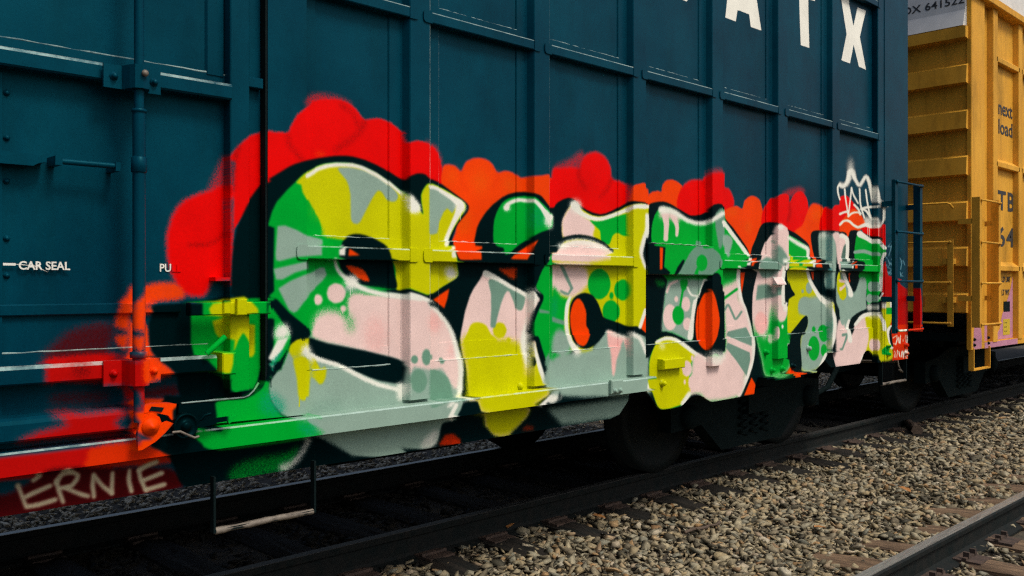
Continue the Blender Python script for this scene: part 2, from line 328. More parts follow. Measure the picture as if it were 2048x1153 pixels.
8 37 100 2881 1945 -8 -20 -63 -77 -24 -34 -23 -39 -6 -15 0 -5 4 -2 30 0 7 -10 3 -6 -41 -9 14 -29 4 -20 45 -5 8 -49 -4 -14 -9 -12 -16 -11 -69 -30 -43 -26 -16 -6 -59 -3 -21 3 -91 27 -7 0 -13 -8 -15 0 -11 5 -5 15 3 68 -5 21 -12 16 -53 14 -39 27 -45 19 22 6 -111 19 -111 8 -27 5 -4 5 4 31 -2 16 -6 17 -10 17 -30 36 -19 29 -35 0 -17 24 -6 30 -23 5 0 3 15 17 24 22 44 16 52 27 27 9 45 8 80 6 35 -3 55 -12 52 -16 47 -21 55 -34 27 -13 25 -30 50 -38 3 -4 -7 -7 19 -19 3 0 0 5 -10 55 -1 27 11 23 18 22 10 7 61 8 67 -16 47 -17 73 -32 20 -12 5 -5
7 93 100 2186 1741 -31 -16 -1 -14 -7 -12 -14 -9 -60 -12 -38 -2 -34 2 -23 9 -10 19 -2 28 6 46 33 17 6 30 10 -9 33 -2 20 -6 4 -7 2 -27 7 -8 14 -4 65 -8 13 -5
8 216 35 2099 1895 -2 -13 -9 -21 -8 -8 -18 -7 -9 1 -16 11 -6 9 -5 23 5 24 6 10 16 13 9 2 18 -5 8 -7 9 -20
9 19 100 2469 1962 -4 -10 -8 -8 -11 -5 -17 -1 -10 3 -14 11 -14 19 -10 9 -10 3 -9 -1 -13 -13 -21 -29 -58 -98 -14 -11 -22 2 -10 10 -4 16 -3 96 -8 34 -12 25 -34 32 -10 13 4 6 8 2 52 5 62 -5 48 -12 48 -17 57 -32 26 -21 9 -12
10 16 100 2491 1985 -75 48 -60 28 -77 23 -53 7 -79 -5 -56 -12 -48 -20 -34 -24 -38 -12 -3 -10 5 -6 35 7 58 36 47 16 54 9 56 2 34 -2 30 -7 73 -24 73 -36 57 -36 -4 0 2 6 -2 7
10 84 100 2563 1909 -7 -13 -11 -5 -19 -2 -17 5 -5 6 -6 39 -11 27 0 9 -3 4 4 3 17 -15 39 -26 15 -17
10 50 100 2560 1916 -1 -8 -11 -7 -26 -7 -15 0 -4 5 -1 28 1 45 3 2 12 -6 29 -27 8 -11
9 17 100 2826 1968 -8 -30 -24 -31 -31 22 -23 -19 -30 -55 -15 -47 -30 -7 -52 2 0 219 60 3 37 -6 77 -30
10 28 100 2871 1943 -2 16 -12 12 -16 8 -118 40 -54 12 -55 -6 -7 -8 6 -7 8 -2 52 5 39 -11 66 -29 43 -27 1 -9 -19 -40 -57 -105 -11 -32 1 -7 9 -6 11 2 5 6 16 41 14 28 12 19 55 75
10 89 90 2881 1941 -1 -7 -9 -12 -8 -5 -18 -4 -9 0 -16 6 -5 5 -5 13 5 14 5 6 16 8 9 1 18 -2 8 -4 9 -12
10 18 100 2805 1739 -39 -16 8 -27 -29 -1 -3 27 40 17 -2 14 21 0
10 105 100 2825 1623 -3 -13 -11 -9 -21 -8 -19 1 -15 15 -11 23 -1 8 13 12 30 6 24 -11 11 -12
6 35 100 2852 1600 -4 7 -12 0 -167 -78 -53 -4 -8 -4 -5 -7 8 -8 56 4 180 83
10 7 100 2847 1879 0 31 -3 -1 0 -31
9 15 100 2075 1736 -32 -13 1 -32 -124 -11 -67 -17 -17 3 -3 22 9 114 33 4 57 -17 34 -16 43 -2 65 -13
9 15 100 2009 1634 -43 -4 -46 -12 -56 -28 -28 0 -11 42 138 31 43 5
9 15 100 2102 1612 -22 -26 -65 -52 -9 -21 -38 -7 -36 -41 -17 -8 -23 13 -47 85 53 30 68 26 43 5 65 27 16 0
11 77 25 2099 1612 -84 -78 -6 77 59 29
6 36 100 2463 1561 -5 -8 -13 -3 -19 1 -142 16 -39 10 -37 20 -23 18 -16 27 -9 34 -33 10 5 36 35 12 3 15 6 7 19 16 16 9 26 7 29 1 31 -4 33 -10 57 -25 26 -17 -33 -7 11 -18 7 -24 39 -8 13 -61 13 -42
1 13 100 2231 1695 -59 -4 5 32
1 40 100 2318 1590 -2 -5 -22 1 -37 14 -45 33 -13 15 -1 5 28 -1 56 -13 17 -16
10 28 100 2236 1583 0 4 -6 6 -31 15 -29 23 -14 21 -6 23 -34 2 -2 4 -6 2 -5 -3 -1 -5 33 -2 5 -26 9 -20 16 -18 26 -20 26 -15 8 -1 10 5
10 13 100 2182 1737 -24 -15 -2 -29 -29 -1 -1 24 44 21
9 33 100 2857 1024 -84 9 0 -10 -13 -28 -23 -29 99 -36 -17 -5 -61 -3 -15 -5 -10 -12 -21 -61 -20 -19 -28 -8 -39 -3 -39 6 -78 21 -15 1 2 -6 32 -23 8 -10 -13 -5 -101 7 -68 8 -115 20 -38 14 -30 17 -70 48 -33 17 -171 58 -28 13 -8 9 -9 20 55 -6 -7 13 -39 21 -37 43 -14 27 -5 26 2 25 5 12 31 44 22 39 24 29 72 53 49 9 77 47 19 18 18 23 52 88 17 19 16 11 15 4 14 0 49 -6 75 -20 54 -9 88 -11 61 -2 -58 7 87 -21 22 -11 52 -11 43 -48 44 -34 25 -25 19 -26 11 -22 27 -81 10 -44 5 -57 -11 -100 5 -14
7 126 100 2407 1544 -5 -18 -32 -44 -50 -53 -25 -22 -50 -31 -27 -12 -51 -17 -54 -3 -50 5 -41 8 -6 3 -4 7 -7 34 -33 16 -3 44 2 28 34 9 4 10 10 11 14 5 287 23 66 1 15 -1
12 67 100 2842 1155 -4 -41 -7 -23 -11 -13 -15 -2 -18 10 -49 74 -13 13 -13 6 -15 1 -27 -3 -53 6 -86 19 -8 -1 -6 -5 -14 -28 -5 30 -9 22 2 6 -15 7 -76 24 -335 83 -33 13 -6 5 -4 13 4 13 12 17 22 18 14 5 21 1 78 -7 19 3 10 9 5 13 8 71 4 8 11 5 46 3 85 -4 198 -18 6 1 -21 8 41 -7 30 -11 52 -10 36 -47 53 -45 22 -26 13 -19 17 -39 23 -71 9 -44
13 195 55 2408 1349 -2 -22 -6 -19 -9 -17 -13 -13 -15 -7 -15 -2 -16 3 -14 9 -12 14 -10 17 -6 20 -2 21 2 21 6 20 10 16 12 13 14 8 16 2 15 -3 15 -9 13 -13 9 -18 6 -20
13 172 80 2725 1395 -1 -12 -10 -21 -8 -7 -18 -6 -19 7 -49 11 -6 10 -5 23 5 22 6 9 49 6 19 5 18 -6 8 -8 10 -21
13 140 50 2814 1262 -1 -8 -7 -13 -6 -4 -13 -3 -7 1 -12 8 -5 7 -3 15 3 14 5 6 12 7 7 1 13 -5 6 -5 7 -13
12 31 100 2196 1534 -2 -12 -12 -19 -10 -7 -24 -5 -12 1 -21 12 -8 9 -6 21 6 22 8 9 21 11 12 1 24 -5 10 -7 12 -20
12 25 100 2082 1507 -7 -16 -17 -7 -17 7 -7 17 7 17 17 7 17 -8
12 13 100 2198 1468 -4 -11 -12 -4 -11 5 -4 10 4 11 11 4 12 -5
12 125 100 2208 1399 -3 -16 -10 -15 -14 -13 -19 -9 -22 -6 -23 -1 -23 3 -21 7 -18 11 -14 13 -9 15 -3 17 3 16 9 14 14 13 18 9 21 6 23 2 23 -3 22 -6 19 -11 14 -14 10 -15
12 112 100 2311 1483 -2 -13 -5 -11 -9 -10 -12 -8 -27 -6 -14 2 -25 13 -8 11 -6 11 -2 13 2 12 6 12 8 9 25 13 14 1 27 -6 12 -8 9 -10 5 -12
12 9 100 2181 1447 0 11 -4 0 0 -11
7 143 60 2233 1402 -1 -18 -5 -12 -8 -6 -8 1 -11 34 -5 40 3 12 20 -16 12 -17
10 33 100 2578 1507 -5 10 -9 3 -160 16 -87 16 -35 12 -52 26 -13 0 -6 -8 6 -10 55 -26 38 -12 45 -10 65 -11 141 -17 10 1
10 34 100 2668 1494 -1 4 -47 5 -57 20 -58 15 -5 -2 -1 -8 3 -7 4 -2 49 -13 55 -19 57 3
10 80 100 2262 1583 -1 -7 -10 -13 -8 -5 -19 -4 -10 1 -17 8 -6 6 -5 14 5 15 6 6 17 8 10 1 19 -4 8 -5 10 -13
10 6 100 2220 1525 0 34 -3 0 0 -34
10 6 100 2229 1538 0 16 -2 0 0 -16
10 52 100 2854 1165 -5 61 -20 77 -17 42 -26 40 -32 34 -83 68 -55 5 -5 -3 -4 -8 10 -11 50 -10 75 -65 17 -21 21 -38 14 -37 26 -109 2 -47 -8 -64 2 -7 12 -7 7 0 6 3 4 6
10 53 100 2849 1079 -2 8 -4 4 -7 3 -13 -2 -5 -6 -9 -39 -14 -21 -91 11 -8 -7 -15 -6 -6 -7 9 -8 20 3 14 7 19 19 93 -9 9 17
10 17 100 2812 927 -19 17 -78 29 29 40 -2 10 -9 4 -11 -4 -43 -60 109 -31 7 -7 5 -2
6 52 100 2862 1262 -17 58 -13 29 -25 37 -47 50 -43 32 -47 21 -56 5 -7 -6 4 -6 9 -5 55 -7 30 -14 25 -19 36 -36 34 -47 18 -39 19 -56 4 -6 11 -2 9 4
14 17 100 2547 1234 -5 -12 -13 -4 -13 6 -6 12 6 12 13 4 13 -6
14 17 100 2665 1235 -1 -10 -44 -4 -10 -13 -14 -4 -7 2 -12 10 -4 8 -4 19 4 18 4 8 12 9 7 1 14 -6 10 -14 44 -14
14 17 100 2736 1214 -5 -10 -11 -3 -11 5 -5 10 5 10 11 4 11 -5
14 34 100 2601 1133 -2 -13 -13 -24 -10 -7 -12 -5 -12 0 -13 2 -22 16 -7 12 -7 27 7 26 7 10 10 8 12 4 13 1 24 -8 10 -10 13 -25
14 43 100 2788 1038 -5 -10 -95 11 -41 -15 -39 -7 -13 0 -11 4 -8 12 79 -6 -2 12 -41 25 1 85 4 23 5 10 56 -5 35 -13 27 -16 15 -15 16 -28
14 17 100 2545 1234 -5 -12 -13 -5 -13 6 -6 13 6 13 13 4 13 -6
6 19 100 2497 1195 -2 6 -5 -61 -2 -9 5 -4 -36 2 -96 21 -49 17 -145 61 -116 38 -31 21 -7 7 -8 18 -34 16 -2 12 2 10 49 1 85 -27 190 -41 137 -35 41 -13 16 -10 4 -4 -5 -4
10 48 100 2467 1105 -8 8 -94 27 -54 22 -57 27 -63 35 -38 17 -79 25 -55 22 -49 -3 0 -5 2 -5 95 -27 95 -31 101 -55 94 -40 97 -26 11 2
8 23 100 2093 1218 -6 -36 -11 -20 -9 -5 -9 1 -25 25 -9 5 -7 0 -5 -4 -3 -10 -3 -62 -36 1 -12 -7 -12 1 -7 8 -6 23 -4 55 -18 82 -22 36 3 10 7 10 26 18 37 12 47 -7 2 -10 -4 -45 2 -12 5 -8 30 -20 24 -39 6 -1 16 8 3 -2
8 9 100 1943 1112 -2 2 -2 -2 -2 -32 3 -3 2 2
6 6 100 1957 1343 -1 13 -3 0 1 -13
6 6 100 1964 1343 0 12 -3 0 0 -12
10 91 100 2021 1291 -3 -15 -3 -6 -10 -8 -41 6 -10 8 -6 22 6 21 10 7 5 1 36 -5 5 -3 8 -12
10 76 100 2038 1270 -5 -15 -12 -5 -9 3 -7 8 -32 10 -1 5 1 6 32 0 7 7 9 2 12 -6
10 83 100 2504 1119 -3 -29 -13 -29 3 -6 -16 -4 -6 1 -5 4 -4 10 -6 47 3 11 5 5 8 2 28 -2
11 139 25 2167 1062 -19 -32 -74 5 -34 -34 -14 -8 -30 -7 -26 3 -10 5 -18 20 -7 23 64 -3 13 32 11 14 15 9 23 4 63 -1 27 -6 16 -9
7 22 100 2051 943 -35 -3 7 -7 -106 -3 -217 1 -70 4 -100 32 -18 10 -6 12 -24 21 6 23 11 11 80 -20 14 13 -17 14 9 13 2 14 -6 46 7 10 16 4 76 -6 22 1 19 5 17 6 28 17 11 9 6 11 3 11 29 7 3 73 6 40 4 122 -66 25 5 44 5 6 7 -5 48 -15 48 -78 25 -24 5 -15 -1 -18 -11 -41 -29 -76 -5 -7 -17 -1 -24 -14 -7 -7 -5 -11 -1 -49 9 -35 19 -32 27 -29 45 -17 19 -3 36 3 -18 10 21 3 46 -8 5 -4 -1 -7 -66 10 -3 -9 3 -9 17 -11 57 -26 11 -12 -21 -8 -12 -1
7 22 100 2021 944 -116 -1 6 -6 -281 -1 -73 33 -31 31 -32 17 -15 15 19 0 34 -9 415 1 23 -25 46 -36 -46 0
9 135 100 2021 1179 -1 -55 -4 -50 -7 -34 -12 -16 -78 13 41 -13 -62 22 -10 7 -7 11 -17 35 -39 33 -9 12 -4 13 15 44 22 38 15 14 20 11 26 10 27 7 24 -2 48 -18 9 -33
8 23 100 2014 1205 -7 -93 -35 -5 -7 -5 -7 0 -12 5 -7 8 -4 14 -6 64 -16 66 2 11 8 6 14 5 16 0 56 -20 4 -23
8 9 100 1943 1112 -2 2 -2 -2 -2 -32 3 -3 2 2
15 147 60 1875 1080 -5 -16 -7 -6 -20 -8 -23 -1 -25 9 -23 16 -6 10 -2 13 7 36 7 14 9 8 13 -2 36 -20 28 -24 7 -10
15 121 60 2000 976 -1 -6 -20 -4 -31 3 -13 4 -20 17 -14 20 1 6 21 2 47 -9 19 -15
9 129 100 2629 923 -377 11 -33 6 -126 4 -77 19 -46 53 554 -1 0 -44 81 -31
7 118 68 1975 902 -10 -33 -9 -18 -11 -13 -12 -8 -29 -9 -118 -11 -79 -1 -25 3 -13 7 -4 10 2 11 15 20 12 7 37 12 72 9 113 0 19 5 34 20 5 -1
6 45 100 2017 1372 -1 -9 -7 -12 -77 0 -15 -5 -13 -9 -16 -24 -29 -76 -4 -3 -13 -5 -33 -34 -11 -5 -3 3 2 11 29 2 -25 13 15 33 9 13 5 2 16 -3 15 13 37 53 5 25 -3 15 -7 16 -69 89 -46 10 -16 23 39 4 2 7 3 0 45 -40 62 -44 53 -33 43 -12
10 74 100 1900 1378 -4 -13 -4 -4 -30 -8 -26 2 -8 8 -3 10 4 18 7 11 15 9 17 5 7 0 12 -7 8 -13
10 21 100 1892 1361 -28 -49 -44 -57 -16 6 20 -19 0 25 -23 14 41 72
15 44 70 1875 1312 -50 -67 -13 -6 14 -12 -2 15 -20 14 16 19 44 37
6 7 100 1815 1166 0 36 -3 0 0 -35
6 93 100 2307 810 -4 -5 -16 -4 -26 -5 -106 -8 -138 8 -89 9 -11 3 11 16 52 46 12 13 35 44 -6 14 10 2 38 -10 182 -99
10 76 85 2035 932 -21 10 -66 22 -9 1 57 -23 16 -10 -18 -28 -36 -40 -20 -11 -45 -8 -9 -6 -2 -6 6 -13 7 -4 11 -1 32 9 27 13 22 21 18 24 19 27 10 17
11 90 80 1951 807 -17 -10 -85 0 0 7
10 103 85 2712 869 -4 -24 -10 -17 -8 -5 -12 -3 -32 -1 -23 4 -3 4 5 12 13 14 49 36 10 3 7 -1 4 -6
9 67 90 2735 917 -23 -73 -60 -22 -414 11 -126 99 517 -15
10 103 85 2717 882 -11 -39 -5 -10 -14 -10 -18 -3 -35 1 -23 6 -3 6 22 21 62 39 16 3 5 -2
7 21 100 1828 1519 0 -10 -68 -8 0 -39 68 -14 -13 -7 -23 -6 0 -192 -16 -54 -16 -27 -12 -1 -38 6 -32 -2 -21 -2 15 -7 -11 0 -26 16 -3 40 14 -5 -23 2 -2 12 -52 22 -7 8 2 5 -36 37 -43 16 26 -3 -10 39 0 157 -37 2 98 6 60 -2 31 2 -15 2 74 4
8 14 100 1766 1413 0 -110 -10 -16 -41 4 0 46 -30 48 -19 -27 -15 -37 -30 -5 -4 -41 -11 -34 -22 1 -15 8 0 69 63 -5 14 3 4 43 -42 12 -12 18 -11 43 49 13 -102 14 -7 22 15 19 66 8 26 9 57 7 20 -13 -17 -5 9 -7 20 -21 4 -17 -39 -2 27 -15 2 -25
7 14 100 1713 1338 0 -163 -70 6 1 40 -25 16 2 79 30 5 15 37 19 27 16 -22
7 28 100 3484 1897 -3 -16 -6 -12 -63 -13 -63 -17 -35 -14 -16 -6 -5 -7 -6 -7 3 -6 -72 -33 -49 -33 -74 -15 -7 2 -5 6 44 12 -9 15 -40 6 -12 7 -5 11 -4 33 2 51 5 30 13 31 17 28 20 24 26 18 22 10 41 11 71 9 15 -2 28 -9 69 -41 27 -20 62 -6 6 -14
15 172 40 3395 1924 -2 -12 -7 -14 -24 -25 -28 -15 -35 -5 -5 3 -4 7 -3 13 -4 61 1 15 9 18 7 5 40 4 15 -6 14 -10 22 -26
10 34 100 3485 1924 -5 11 -8 5 -63 2 -73 51 -27 12 -15 3 -10 -1 4 2 -62 0 -45 -13 -34 -17 -18 -20 -1 -10 12 -9 19 2 9 8 1 13 5 7 43 16 24 4 43 -2 0 -2 11 2 20 -12 30 -23 38 -46 14 -6 76 8 8 7
10 74 100 3179 1956 -8 -11 -19 -5 -18 3 -8 10 8 11 18 6 19 -4
10 116 100 3481 1913 -2 -35 -4 -9 -60 -7 -10 2 -21 12 -7 5 -6 12 2 12 4 5 17 14 21 10 60 4
7 10 100 3388 1956 -65 53 -4 -1 66 -53
12 34 100 3455 1031 -5 12 -60 22 -50 115 -23 97 -14 15 -5 2 -3 -10 2 -108 -3 -25 -4 -13 -6 63 -1 63 4 90 7 63 5 26 31 38 19 16 2 4 -2 5 -21 15 -33 17 -11 -19 7 1 -171 67 -108 50 -9 0 -7 -4 -26 -39 -40 -43 -23 -34 -33 -76 -26 -97 -5 -29 2 -31 28 -121 18 -134 -83 5 9 -6 36 -5 10 -5 14 -21 10 -27 123 -39 8 -57 12 -22 17 -18 26 -12 65 -10 48 3 46 20 61 42 14 12 26 36 -15 16 -80 30 104 35 15 12 -5 19
8 129 100 3455 1031 -103 6 5 -19 -15 -12 -104 -35 80 -30 15 -16 -26 -36 -14 -12 -61 -42 -46 -20 -48 -3 -65 10 -26 12 -17 18 -12 22 -8 57 -123 38 -9 27 -15 22 -13 6 -35 6 -15 6 77 -5 -5 20 1 112 -17 89 -11 44 -4 8 0 -8 2 0 27 22 26 13 37 14 37 6 16 -4 59 -35 63 -14 66 -4 52 -17 28 -18 6 -11 3 -12 -1 -26 9 -87 4 -17 6 -2 9 22 -8 15 10 115 3 22 4 -2 91 -211 60 -22
8 27 100 3084 1286 -13 -28 -6 -7 -11 -5 -17 -2 -106 20 -58 19 -9 9 1 9 20 29 21 40 7 7 17 9 28 2 33 -7 21 -10 8 -8 25 -39 34 -20
8 22 100 3150 1342 -2 -10 -12 -18 -10 -6 -23 -4 -12 2 -20 11 -8 8 -6 20 6 20 8 8 20 9 12 1 23 -6 10 -6 12 -19
8 22 100 3179 1291 -5 -9 -10 -4 -11 5 -4 9 4 10 11 4 10 -5
8 37 100 3192 1243 -2 -10 -7 -9 -10 -8 -14 -5 -33 -3 -16 2 -29 11 -10 9 -7 9 -2 10 2 10 7 9 10 8 29 8 16 1 33 -7 14 -7 10 -8 7 -10
11 19 100 3277 1500 -7 -28 -15 -28 -9 -4 -24 1 -11 11 -10 30 -27 47 -8 9 -14 -1 -14 -15 -25 -45 -25 -68 -13 -46 -8 -6 -17 1 -6 4 -3 11 6 74 -2 80 -18 56 2 8 6 6 10 2 28 -1 30 -8 71 -33 85 -34 13 -10
10 45 100 3295 1506 -3 12 -12 13 -54 20 -147 67 -59 23 -15 0 -9 -3 -6 -7 -1 -7 3 -8 11 -7 46 -9 43 -15 192 -80 3 -10 4 -1 2 2
10 114 100 3335 1522 -2 -7 -11 -13 -25 -8 -10 8 -4 20 4 21 10 8 25 -8 11 -13
10 76 100 3333 1511 -5 6 -17 5 -10 -2 -4 -8 -15 -78 6 -12 -18 -53 -23 -50 -6 -40 4 -42 5 -17 27 -67 7 -8 7 -3 -7 2 4 16 -6 65 9 16 -8 48 5 35 -6 13 8 79 9 39 34 46
10 95 90 3290 1308 -7 -13 7 -87 -1 -59 -4 -26 -3 13 4 9 -9 21 -11 40 -13 85 1 12 5 8 7 5 8 2 9 -3
6 57 100 3372 1507 -5 5 -8 0 -12 -12 -18 -23 -27 -50 -19 -100 9 -12 -5 -25 1 -43 3 -14 -9 -1 3 0 2 7 4 72 10 62 49 98
6 38 100 3372 1506 -18 -26 -53 58 -4 13 9 -9
6 23 100 3478 1030 -108 9 -2 -4 -3 2 102 -12 -13 15 -59 15 -16 14 -12 14 -16 34 -11 32 -32 131 -13 10 3 14 10 4 18 2 8 -3 5 -6 8 -22 25 -107 33 -73 12 -21 56 -13
10 23 100 3449 1043 -53 15 -97 220 -5 -1 -1 -8 10 -70 25 -66 34 -68 58 -19 12 -8 13 2
6 19 100 3312 1176 -7 19 -8 12 -1 -51 3 -3 9 12
10 58 100 3455 1004 -7 11 -12 8 -17 5 -23 -3 -43 -22 -11 -10 -1 -9 5 -9 10 -7 12 -4 19 2 52 14 15 12
10 19 100 3430 928 -14 13 -88 26 53 20 6 6 -3 10 -14 6 -10 -2 -83 -44 104 -23 42 -13
6 36 100 3010 934 -134 31 -91 37 0 20 78 -1 22 -50
6 55 100 3116 795 -168 20 -64 104 139 -51 50 -46
6 77 100 3578 813 -98 -68 -223 21 -71 52 107 59 74 44 75 12
4 76 60 3367 820 -101 8 36 19 46 -8
4 70 60 2856 826 -4 -23 -128 16 34 43 54 -1
8 31 100 4311 2008 -12 -70 -67 -25 -14 -75 -34 -72 -2 -16 6 -14 37 -40 8 -17 4 -46 65 -25 -4 -103 -67 -24 -7 -49 -17 -48 -23 -43 -13 -15 -15 -11 -15 -7 -32 -4 -7 2 -30 24 -40 18 -38 14 -33 4 -26 -7 -22 -15 -21 -20 -61 -72 -42 -65 -21 -27 -21 -13 -20 3 -58 59 -24 11 -33 -8 -77 -44 -34 -5 -24 26 -4 29 -56 20 -4 29 -2 108 6 191 54 14 6 95 -53 11 3 38 57 14 6 -2 -47 -7 63 6 79 69 3 5 -14 4 -4 3 -5 16 -5 31 3 31 7 22 18 34 44 51 11 7 12 3 12 -2 43 -23 55 -21 43 -12 47 -4 51 4 55 11 29 9 96 40 20 13 65 11 34 1 25 -4 78 -6
12 61 100 3835 1828 -17 -2 -92 6 -95 -15 -30 -3 -21 3 -13 9 -6 15 -3 58 4 15 8 15 27 37 45 38 13 6 10 2 7 -4 13 -34 10 -11 18 -9 86 -33 26 -20 6 -13 -1 -8 -15 -34 3 -6
7 25 100 4104 1852 -26 -4 -28 7 -22 9 -13 -1 -16 -6 -16 -12 -24 -44 -9 -6 -26 1 -29 10 -10 8 -5 9 -3 36 -3 10 -7 7 -58 33 -19 14 -1 4 46 -4 36 3 178 41 47 8 -3 -3 1 -116
10 38 100 4320 2031 -2 6 -7 5 -141 -7 -49 -6 -13 -3 -19 -19 -82 -27 -93 -26 -51 -8 -63 4 -57 15 -23 10 -43 39 -15 6 -13 -1 -11 -4 -8 -7 -3 -8 5 -11 30 -21 30 -16 30 -11 67 -16 55 -3 59 6 90 23 110 35 -5 4 13 11 36 5 82 2 81 11 7 5
10 141 100 3721 1999 -2 -9 -13 -16 -11 -6 -25 -6 -13 0 -23 8 -8 6 -6 16 6 18 8 7 23 10 13 2 25 -3 11 -4 13 -15
10 57 100 4322 1912 -6 71 -3 6 -12 2 -72 -8 -5 -2 -3 -6 -1 -49 -3 -36 -5 -13 -29 -52 -16 -44 -3 -16 1 -17 6 -18 38 -63 9 -7 9 -2 18 5 5 5 0 8 -26 44 -12 32 2 26 15 42 70 17 18 40
6 65 100 4315 1842 -3 4 -6 1 -5 -4 -70 -11 -28 -69 -3 -21 12 -28 20 -37 8 -4 8 2 3 6 -24 52 -4 20 16 56 70 15
6 41 100 3981 1761 -5 8 -34 23 -36 19 -66 18 -68 10 -65 4 -47 -3 -84 -15 -10 -5 -4 -10 10 -8 12 0 102 16 78 -3 63 -10 58 -16 29 -15 32 -23 12 -4 16 4
12 40 100 3989 1736 -45 -16 -2 -11 -31 -9 -78 -5 -113 -2 -228 0 -68 3 -26 6 1 8 38 20 69 11 31 26 45 23 61 16 44 6 91 -2 88 -12 35 -10 28 -13
10 81 90 3939 1774 -3 6 -10 6 -110 27 -33 5 -64 2 -61 -4 -54 -9 -77 -26 -9 -7 -2 -5 7 -11 8 -2 12 1 74 21 46 6 55 3 83 -5 108 -22 14 0 9 3 5 5
10 105 100 3980 1745 -1 -12 -63 -15 -5 -16 -8 2 -17 25 57 10 -5 16 1 4 5 2 28 -3 6 -5
12 120 100 3990 1675 -2 -12 -21 -13 -69 -33 -74 -23 -25 -10 -93 -64 -21 -11 -32 -9 -30 0 -102 18 -26 11 -18 15 -68 23 -15 31 -8 33 7 29 31 20 69 10 104 3 119 -2 110 -4
8 105 100 4134 1554 -8 -90 -17 -100 -4 -60 -4 -4 -5 8 1 13 -84 39 -66 36 -30 20 -54 47 -47 50 -17 23 -10 20 -9 37 -2 32 -20 42 -52 10 25 8 135 24 92 8 84 -3 59 -23 27 -55
8 21 100 4171 1714 0 -22 -265 3 -4 32 59 19 135 -5 12 -5 16 -2
7 29 100 3475 1673 0 -71 -145 -1 28 46 37 39 27 13 0 -14
7 29 100 3479 1469 -2 -284 -2 -88 -3 -31 -58 12 -19 80 -37 79 -22 56 -11 14 -17 0 -9 7 -2 27 2 39 6 15 18 34 40 60 4 17 -5 13 -43 28 -7 10 1 12 16 27 29 37 37 40 19 57 5 -2 3 -50 54 -13
14 19 100 3475 1429 0 -13 -140 10 0 20 65 -11
14 58 100 3480 1157 -2 46 -3 12 -58 9 -17 -11 -14 -16 -8 -15 -3 -16 2 -7 16 -18 22 -13 60 -4
7 99 100 3637 1252 -2 -18 -22 -26 -35 -32 -40 -28 -37 -12 -24 14 -5 27 -57 19 -2 13 -4 86 1 98 8 102 55 13 4 29 12 20 18 -4 40 -37 18 -13 63 -9 7 -5 -2 -7 -31 -31 -7 -15 -9 -39 -4 -46 3 -21 9 -20 33 -39
15 157 50 3526 1475 -14 -74 -6 -16 -5 -8 -7 -4 -7 0 -6 5 -4 8 -5 66 5 39 8 9 11 4 13 -1 10 -4 7 -8
14 20 100 3585 1377 0 -24 -108 23 0 27
9 119 100 3637 1251 -2 -17 -14 -17 -49 -33 -82 -43 -7 1 -6 8 -6 46 2 62 4 23 6 16 19 23 24 12 27 2 15 -4 27 -14 25 -28 11 -18
7 59 100 3546 1177 -1 -5 -6 -4 -57 -19 -5 4 -4 35 4 21 7 2 10 0 32 -11 13 -11
9 83 100 4345 938 -61 -9 11 -5 -109 1 -192 9 -224 30 -127 10 -165 19 -108 22 -31 20 90 -7 -4 13 -56 21 -4 13 13 41 35 52 64 8 23 16 32 8 145 9 63 0 30 3 29 7 29 16 100 83 17 6 6 -9 10 -5 57 -20 55 -13 21 2 13 7 11 3 25 2 43 -3 32 -15 8 -16 74 -22 7 -48 -5 -147 6 -17 -126 1 41 -51
11 20 100 3655 1550 -40 -37 -35 4 -35 17 5 9 60 -17 20 24 -45 60 -45 66 35 -6
7 25 100 3967 1574 -4 -23 -10 -20 -15 -18 -21 -13 -23 -9 -25 -2 -25 3 -24 9 -19 13 -15 18 -10 20 -3 21 3 22 10 20 15 18 19 13 24 9 25 3 25 -2 23 -9 21 -13 15 -18 10 -20
7 30 100 4102 1540 -2 -30 -7 -22 -5 -6 -18 -2 -19 2 -17 6 -15 10 -11 13 -7 14 -2 15 2 16 7 14 11 12 15 10 17 6 19 2 18 -2 5 -6 7 -22
7 21 100 3994 1508 -5 -15 -14 -6 -13 6 -5 15 5 15 13 6 14 -6
7 29 100 4040 1417 -2 -17 -7 -15 -12 -14 -14 -10 -17 -6 -18 -1 -18 2 -17 7 -14 11 -11 14 -7 15 -2 17 2 17 7 15 11 13 14 10 17 6 18 2 18 -2 17 -7 14 -10 12 -14 7 -16
6 25 100 4230 1278 -1 -3 -11 -2 -54 15 -17 3 -37 -4 -17 -11 8 0 -130 38 -21 3 -13 -1 -9 -5 -22 -20 -42 -32 -49 -27 -39 -11 -26 -1 -35 5 -21 5 -19 9 -16 13 -14 18 -10 24 -7 30 -5 65 2 47 4 22 15 25 13 14 27 15 32 10 31 4 31 -4 22 -5 20 -9 27 -23 23 -30 32 -58 7 -8 21 -9 75 -19 92 -27 -1 -3 34 2 17 -3 18 -6 35 -20 24 -16
1 20 100 3789 1308 -3 -17 -13 -24 -12 -17 -14 -11 -21 -4 -30 9 -21 15 -25 37 -17 52 -4 40 2 25 6 23 9 21 12 18 14 13 14 7 15 0 7 -2 15 -11 14 -14 22 -37 5 -25 -1 -55 4 -9 18 -19
10 28 100 3689 1216 -3 11 -45 45 -15 33 -10 38 -4 53 5 41 8 33 16 35 -7 5 -10 0 -15 -15 -13 -19 -5 -11 -6 -25 -4 -57 3 -41 9 -40 9 -25 13 -25 29 -40 13 -8 21 1 8 4
10 101 100 3705 1214 -2 -7 -9 -12 -7 -4 -17 -3 -9 2 -15 8 -6 5 -4 14 4 13 6 6 15 6 9 0 17 -4 7 -5 9 -12
13 63 100 4104 1168 -27 83 -4 5 -4 -1 -64 -110 -16 -76 -9 -12 -5 -1 -5 3 -6 21 -8 89 -19 96 -3 28 5 17 14 5 22 -5 75 -32 43 -8 9 -14 1 -12 -5 -78 -2 -11 -2 5
